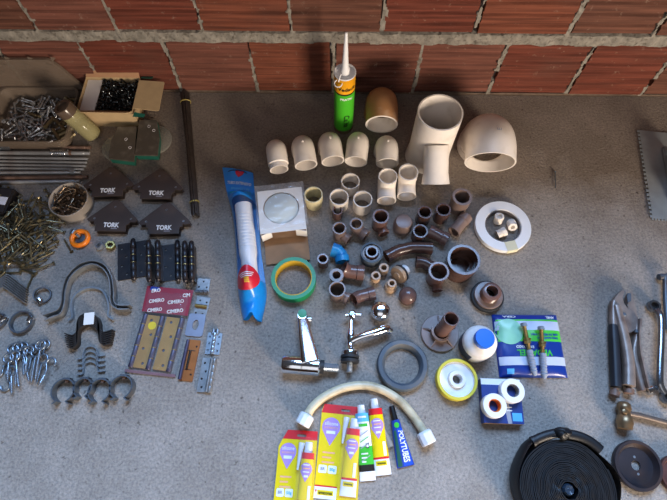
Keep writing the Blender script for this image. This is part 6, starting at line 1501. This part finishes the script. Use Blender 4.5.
# ------------------------------------------------------------------ single hinges and hasp plates
def flat_hinge(name, cx, cy, wpx, hpx, rz, m, label, holes, cat='hinge', barrel='v', th=.0025, slots=False, w=None):
    c = at(cx, cy, .004); u = U(cx, cy); W_ = wpx * u; H_ = hpx * u * 1.20
    t = thing(name, label, cat, (c.x, c.y, 0), rz)
    rbar = .0038
    hs = [circ(.0022, 12, x * W_, y * H_) for x, y in holes]
    MB().plate(rrect(W_, H_, .0012, 2), hs, .0008, .0008 + th).build('leaf', M[m], t, bevel=.0003)
    for x, y in holes: MB().to(T(x * W_, y * H_, .001)).lathe([(.0021, 0), (.0021, .0014), (.0016, .0016), (.0012, .0006), (0, .0006)], 12).build('countersink', M['black_steel'] if m != 'zinc' else M['dsteel'], t)
    if barrel in ('v', 'r'):
        x = 0 if barrel == 'v' else W_ * .42
        n = 5; sg = H_ / n
        for k in range(n): MB().to(axis((x, -H_ / 2 + sg * k, .0008 + rbar), (0, 1, 0))).lathe([(0, .0002), (rbar * .93, .0003), (rbar, .001), (rbar, sg - .001), (rbar * .93, sg - .0003), (0, sg - .0002)], 16).build('knuckle', M[m], t)
    elif barrel == 'h':
        n = 3; sg = W_ / n
        for k in range(n): MB().to(axis((-W_ / 2 + sg * k, -H_ * .52, .0008 + rbar), (1, 0, 0))).lathe([(0, .0002), (rbar, .0008), (rbar, sg - .0008), (0, sg - .0002)], 16).build('knuckle', M['dsteel'], t)
    return t, W_, H_
flat_hinge('strap_hinge', 203, 285, 13, 11.5, -.06, 'steel', 'small steel hinge plate with three holes, nearest the black hinges', [(0, .28), (-.3, -.15), (.3, -.15)], barrel='h')
t, W_, H_ = flat_hinge('strap_hinge', 201.5, 306.5, 13.5, 17, -.14, 'steel', 'small steel hinge plate with four holes and a brass pin across it', [(-.22, .30), (.28, .24), (-.3, -.34), (.2, -.36)], barrel='')
MB().tube([(-W_ * .45, 0, .006), (W_ * .42, 0, .006)], .004, 14).build('brass_pin', M['brass'], t)
c = at(195.5, 325, .003); u = U(195, 325); t = thing('hasp_plate', 'grey rounded hasp plate with an oval slot, below the plate with a brass pin', 'hasp', (c.x, c.y, 0), -.07)
MB().plate(rrect(17.5 * u, 19.5 * u * 1.18, .006, 5), [[(x * .0065, y * .011) for x, y in circ(1, 20)]], .0006, .0034).build('slotted_plate', mat('satin_grey_steel', hx('8f92a0'), .4, .7, var=.12), t, bevel=.0004)
t, W_, H_ = flat_hinge('butt_hinge', 213.5, 343.5, 14.5, 18, -.05, 'zinc', 'bright zinc hinge with six holes and two pin ends sticking up', [(-.32, .32), (-.32, 0), (-.32, -.32), (.32, .32), (.32, 0), (.32, -.32)])
for x in (-.12, .16): MB().tube([(W_ * x, H_ * .45, .004), (W_ * x, H_ * .66, .004)], .0038, 12).build('pin_end', M['zinc'], t)
t, W_, H_ = flat_hinge('butt_hinge', 190, 360, 13, 34, -.10, 'copper', 'copper-coloured hinge lying beside the maroon packet', [(.28, .34), (.28, -.34)], barrel='')
MB().to(T(.001, -.002, .0034)).box((-W_ * .12, 0, 0), (W_ * .42, H_ * .42, .0008)).build('inner_leaf', M['copper'], t, bevel=.0003)
for k in (-1, 1): MB().to(T(-W_ * .05, k * H_ * .23, .0036)).box((0, 0, 0), (W_ * .62, .0014, .0008)).build('leaf_gap', M['black_steel'], t)
MB().tube([(-W_ * .46, -H_ * .48, .005), (-W_ * .46, H_ * .48, .005)], .0038, 14).build('barrel', mat('violet_grey_steel', hx('504a60'), .45, .6, var=.15), t)
MB().tube([(-W_ * .10, -H_ * .22, .006), (-W_ * .10, H_ * .22, .006)], .0022, 10).build('pin', M['black_steel'], t)
t, W_, H_ = flat_hinge('butt_hinge', 206.5, 375, 13.5, 28, -.08, 'steel', 'dull grey folded hinge lying lowest, below the bright zinc hinge', [(-.28, .34), (-.1, .1), (-.3, -.12), (-.2, -.36)], barrel='r', th=.004)
MB().tube([(W_ * .22, -H_ * .48, .006), (W_ * .22, H_ * .48, .006)], .0034, 14).build('second_barrel', M['steel'], t)

# ------------------------------------------------------------------ pipe clamps and straps
def strap(name, px, h, th, m, label, cat, group=None, z=0.0, sm=6):
    w = [at(x, y, h * .5) for x, y in px]; c = sum(w, V()) / len(w); c.z = 0
    o = MB().strip(spline([(p.x - c.x, p.y - c.y) for p in w], sm), h, th).build(name, M[m], None, c + V((0, 0, z)), smooth=50)
    return tag(o, label, cat, group)
for pts, lab in (([(45, 316), (52, 313.5), (59.5, 310.5), (63, 303), (64, 292), (68.5, 278), (80, 266), (94, 262), (106, 266), (113, 277.5), (115.2, 291), (115.6, 302), (120, 306), (131, 306)], 'largest steel pipe strap, the outermost of the big arches'),
                 ([(47, 321), (54, 318), (63, 314), (66.6, 303), (67.6, 292), (72, 279), (82, 269.5), (94, 265.5), (104, 269.5), (110, 278.5), (111.8, 291), (112.3, 304), (119, 309.8), (130, 310)], 'large steel pipe strap nested inside the outermost big arch')):
    strap('pipe_strap', pts, .019, .0024, 'steel', lab, 'pipe strap', 'big nested pipe straps')
strap('pipe_clamp', [(69, 320.5), (73, 317), (72, 308), (74, 298), (82, 290.5), (92, 288), (102, 290.5), (107.5, 298.5), (109.5, 308), (109, 316), (114, 320)], .009, .0035, 'zinc', 'pale narrow clamp arch lying inside the largest strap', 'pipe clamp')
for s_ in (-1, 1): pass
for k in range(7):
    dy = 2.3 * k; lb = 'dark strap in the nested stack, ' + ['farthest back, carrying the white sticker', 'second from the one with the white sticker', 'third from the one with the white sticker', 'in the middle of the seven', 'third from the front', 'second from the front', 'nearest the small clip arches'][k]
    q = dy; e = .45 * k
    o = strap('pipe_strap', [(66 + e, 334 + q * .95), (74, 336 + q * .9), (78.5, 332 + q * .85), (78.8, 324 + q * .8), (81.5, 317.5 + q * .8), (89.5, 314 + q * .8), (97.5, 317.5 + q * .8), (100.3, 324 + q * .8), (101, 330 + q * .85), (105, 333 + q * .9), (114 - e, 330.5 + q * .95)], .016, .0022, 'black_steel', lb, 'pipe strap', 'dark nested pipe straps')
    if k == 0:
        p = at(89, 318.5, .017); mb = MB(); lc = V((p.x, p.y, .0172)) - o.location
        mb.M = T(*lc) @ R(.12); mb.box((0, 0, 0), (.021, .026, .0004)).build('white_sticker', M['whitep'], o)
for k in range(4):
    y = 346 + 5.2 * k; lb = 'small bright saddle clip, ' + ['farthest back of the row of four', 'second in the row of four from the dark straps', 'third in the row of four from the dark straps', 'nearest the dark open rings'][k]
    strap('saddle_clip', [(77.5, y + 13), (83, y + 12.5), (84, y + 7), (86, y + 2.3), (91, y + .5), (96, y + 2.3), (98, y + 6.5), (99, y + 10), (105, y + 9.5)], .008, .0014, 'zinc', lb, 'saddle clip', 'small saddle clips')
for k, (x, y, r_) in enumerate([(65.2, 391, 11.2), (84.6, 388, 9.0), (101.2, 391, 11), (122.6, 387.5, 11)]):
    lb = 'dark open ring clamp, ' + ['set apart nearest the hooks', 'partly covered by its neighbour', 'overlapping the half covered one', 'nearest the hinge packet'][k]
    c = at(x, y, .010); u = U(x, y, .01); rr = r_ * u
    t = thing('ring_clamp', lb, 'ring clamp', (c.x, c.y, 0), 0, 'dark open ring clamps')
    a0, a1 = -PI / 2 + .42, 1.5 * PI - .42
    pth = [(rr * math.cos(a0 + (a1 - a0) * q / 30), rr * math.sin(a0 + (a1 - a0) * q / 30)) for q in range(31)]
    pth = [(pth[0][0] + .007, pth[0][1] - .005)] + pth + [(pth[-1][0] - .007, pth[-1][1] - .005)]
    MB().strip(pth, .020, .0024).build('band', M['dsteel'], t, smooth=50)
    MB().box((0, rr + .0015, .010), (.014, .0026, .015)).build('back_plate', M['dsteel'], t)
    MB().to(axis((0, rr - .004, .010), (0, 1, 0))).lathe([(0, -.002), (.0045, -.002), (.0045, .003), (0, .003)], 6).build('screw_head', M['rust'], t, smooth=15)

# ------------------------------------------------------------------ rings near the brackets
def wring(px, py, rp, h, label, tilt=(0, 0, 1), m='dsteel'):
    p = at(px, py, h); r_ = rp * U(px, py, h); t = thing('hose_clamp', label, 'hose clamp', (p.x, p.y, 0), 0, 'steel hose clamps')
    A = axis((0, 0, h / 2 + r_ * .18 * (1 - V(tilt).normalized().z ** 2)), tilt)
    MB().to(A).lathe([(r_ * .86, -h / 2), (r_, -h / 2), (r_ * 1.02, 0), (r_, h / 2), (r_ * .86, h / 2), (r_ * .88, 0)], 44, True).build('band', M[m], t)
    mb = MB(); mb.M = A @ T(-r_ * .72, -r_ * .25, .001) @ R(-.5) @ R(PI / 2, 'X'); mb.lathe([(0, -.007), (.006, -.006), (.0068, 0), (.006, .006), (0, .007)], 16).build('screw_housing', M['chrome'], t)
wring(41.4, 294.4, 8.3, .010, 'small steel hose clamp lying nearest the largest pipe strap', (.25, -.15, 1))
wring(20.3, 321.6, 11.5, .011, 'larger steel hose clamp lying above the pile of hooks')
wring(-4, 320.5, 8.5, .010, 'steel hose clamp mostly cut off by the frame edge')
# angle brackets nested
for k in range(7):
    y = 2.05 * k; lb = 'steel angle bracket in the nested row, ' + ['farthest back of the seven', 'second from the back', 'third from the back', 'fourth, in the middle', 'third from the front', 'second from the front', 'nearest the larger hose clamp'][k]
    a, b, c_ = at(-12 - .4 * k, 288 + y, .01), at(7.6 - .75 * k, 274 + y, .01), at(26.5 - .25 * k, 288.5 + y * 1.15, .01)
    o = MB().strip(fillet([V((q.x - b.x, q.y - b.y, 0)) for q in (a, b, c_)], .004, 4), .011, .0017).build('angle_bracket', M['steel'], None, (b.x, b.y, 0), smooth=40)
    tag(o, lb, 'bracket', 'nested angle brackets')

# ------------------------------------------------------------------ screw hooks and eyes
def hook(ring, tip, kind, z, label=None, rp=4.6):
    c = at(*ring, z); u = U(*ring); r_ = rp * u; e = at(*tip, max(.003, z - .002)); d = e - c; d.z = 0; Lk = d.length; d.normalize()
    loc = V((c.x, c.y, 0)); rz = math.atan2(d.y, d.x)
    if kind == 'eye': path = [(r_ * math.cos(a), r_ * math.sin(a), 0) for a in [.05 + (2 * PI - .25) * k / 22 for k in range(23)]][::-1]; path = path[:] + [(r_ * 1.5, 0.0006, 0), (Lk * .5, 0, 0), (Lk - .006, 0, 0)]
    else: path = [(r_ * math.cos(a), r_ * math.sin(a), 0) for a in [-PI * .75 + PI * 1.65 * k / 16 for k in range(17)]][::-1]; path = [(r_ * math.cos(a), r_ * math.sin(a), 0) for a in [PI * .42 + PI * 1.45 * k / 18 for k in range(19)]]; path += [(r_ * 1.0, -r_ * .55, 0), (r_ * 1.6, -r_ * .1, 0), (Lk * .5, 0, 0), (Lk - .006, 0, 0)]
    o = thing('screw_hook' if kind == 'hook' else 'eye_screw', label, 'hook' if kind == 'hook' else 'eye screw', (loc.x, loc.y, z), rz, 'zinc hooks and eyes in the heap')
    MB().tube(path, .0023, 8).build('wire', M['hookz'], o, smooth=60)
    pr = [(.0023, Lk * .5)]; q = Lk * .5; k = 0
    while q < Lk - .008: pr.append((.0029 if k % 2 else .0022, q)); q += .0017; k += 1
    mb = MB(); mb.M = axis((0, 0, 0), (1, 0, 0)); mb.lathe(pr + [(.0012, Lk - .004), (0, Lk)], 8).build('thread', M['hookz'], o)
LE = 'zinc eye screw in the heap of hooks and eyes'; LH = 'zinc open hook in the heap of hooks and eyes'
for i, (rg, tp, kd, z, lab) in enumerate([
    ((12.6, 348.5), (10, 377), 'eye', .003, LE), ((17.5, 347), (16, 387), 'eye', .008, LE), ((23, 347), (24, 377), 'eye', .003, LE), ((33, 349), (27, 379), 'eye', .003, LE),
    ((11, 371), (12.3, 395.5), 'eye', .008, LE), ((8.4, 358), (8, 382), 'eye', .013, LE), ((15, 356), (19.6, 389), 'eye', .013, LE), ((28.7, 351), (25, 376), 'hook', .013, LH), ((22.5, 352), (30, 382.5), 'eye', .008, LE),
    ((36, 352), (31.5, 384), 'eye', .008, LE), ((44.8, 344.5), (43, 360), 'eye', .003, 'zinc eye screw lying behind the highest one of the heap'), ((40.5, 345), (35.5, 382), 'eye', .018, 'zinc eye screw on top of the heap with the brightest ring'),
    ((43, 359), (36.4, 385.5), 'eye', .010, LE), ((51, 363), (38.8, 387), 'hook', .014, 'zinc open hook lying nearest the small saddle clips'), ((5.5, 386), (9, 362), 'hook', .003, 'zinc open hook at the frame side, its bend towards the viewer'), ((-2, 372), (8, 362), 'hook', .003, 'zinc hook half cut off by the frame edge')]):
    hook(rg, tp, kd, z + .001, lab)

# ================================================================== light
w = bpy.data.worlds.new('world'); S.world = w; w.use_nodes = True
wn = w.node_tree.nodes; wl = w.node_tree.links; bg_ = wn['Background']
# the dim room: warm brown low down, greyer towards the ceiling
wt = wn.new('ShaderNodeTexCoord'); wsep = wn.new('ShaderNodeSeparateXYZ'); wl.new(wt.outputs['Generated'], wsep.inputs[0])
wr = wn.new('ShaderNodeValToRGB'); wl.new(wsep.outputs['Z'], wr.inputs['Fac'])
wr.color_ramp.elements[0].position = .25; wr.color_ramp.elements[0].color = (*[x * AMB for x in hx('d98f60')], 1)
wr.color_ramp.elements[1].position = .85; wr.color_ramp.elements[1].color = (*ZEN, 1)
wl.new(wr.outputs['Color'], bg_.inputs['Color']); bg_.inputs['Strength'].default_value = 1.0
def area(name, loc, target, sx, sy, power, col):
    l = bpy.data.lights.new(name, 'AREA'); l.shape = 'RECTANGLE'; l.size = sx; l.size_y = sy; l.energy = power; l.color = col
    o = bpy.data.objects.new(name, l); COL.objects.link(o); o.location = loc
    o.rotation_euler = (V(target) - V(loc)).to_track_quat('-Z', 'Y').to_euler(); return o
area('window_daylight', WIN[0], WIN[1], WIN[2], WIN[3], WIN[4], WIN[5])
area('doorway_daylight', DOOR[0], DOOR[1], DOOR[2], DOOR[3], DOOR[4], DOOR[5])
area('room_fill', FILL[0], FILL[1], FILL[2], FILL[3], FILL[4], FILL[5])  # unseen fill lamp, added to brighten the objects and the chrome
vs_ = S.view_settings; vs_.view_transform = 'Standard'; vs_.look = 'None'; vs_.gamma = 1; vs_.use_curve_mapping = False; vs_.exposure = EXPO
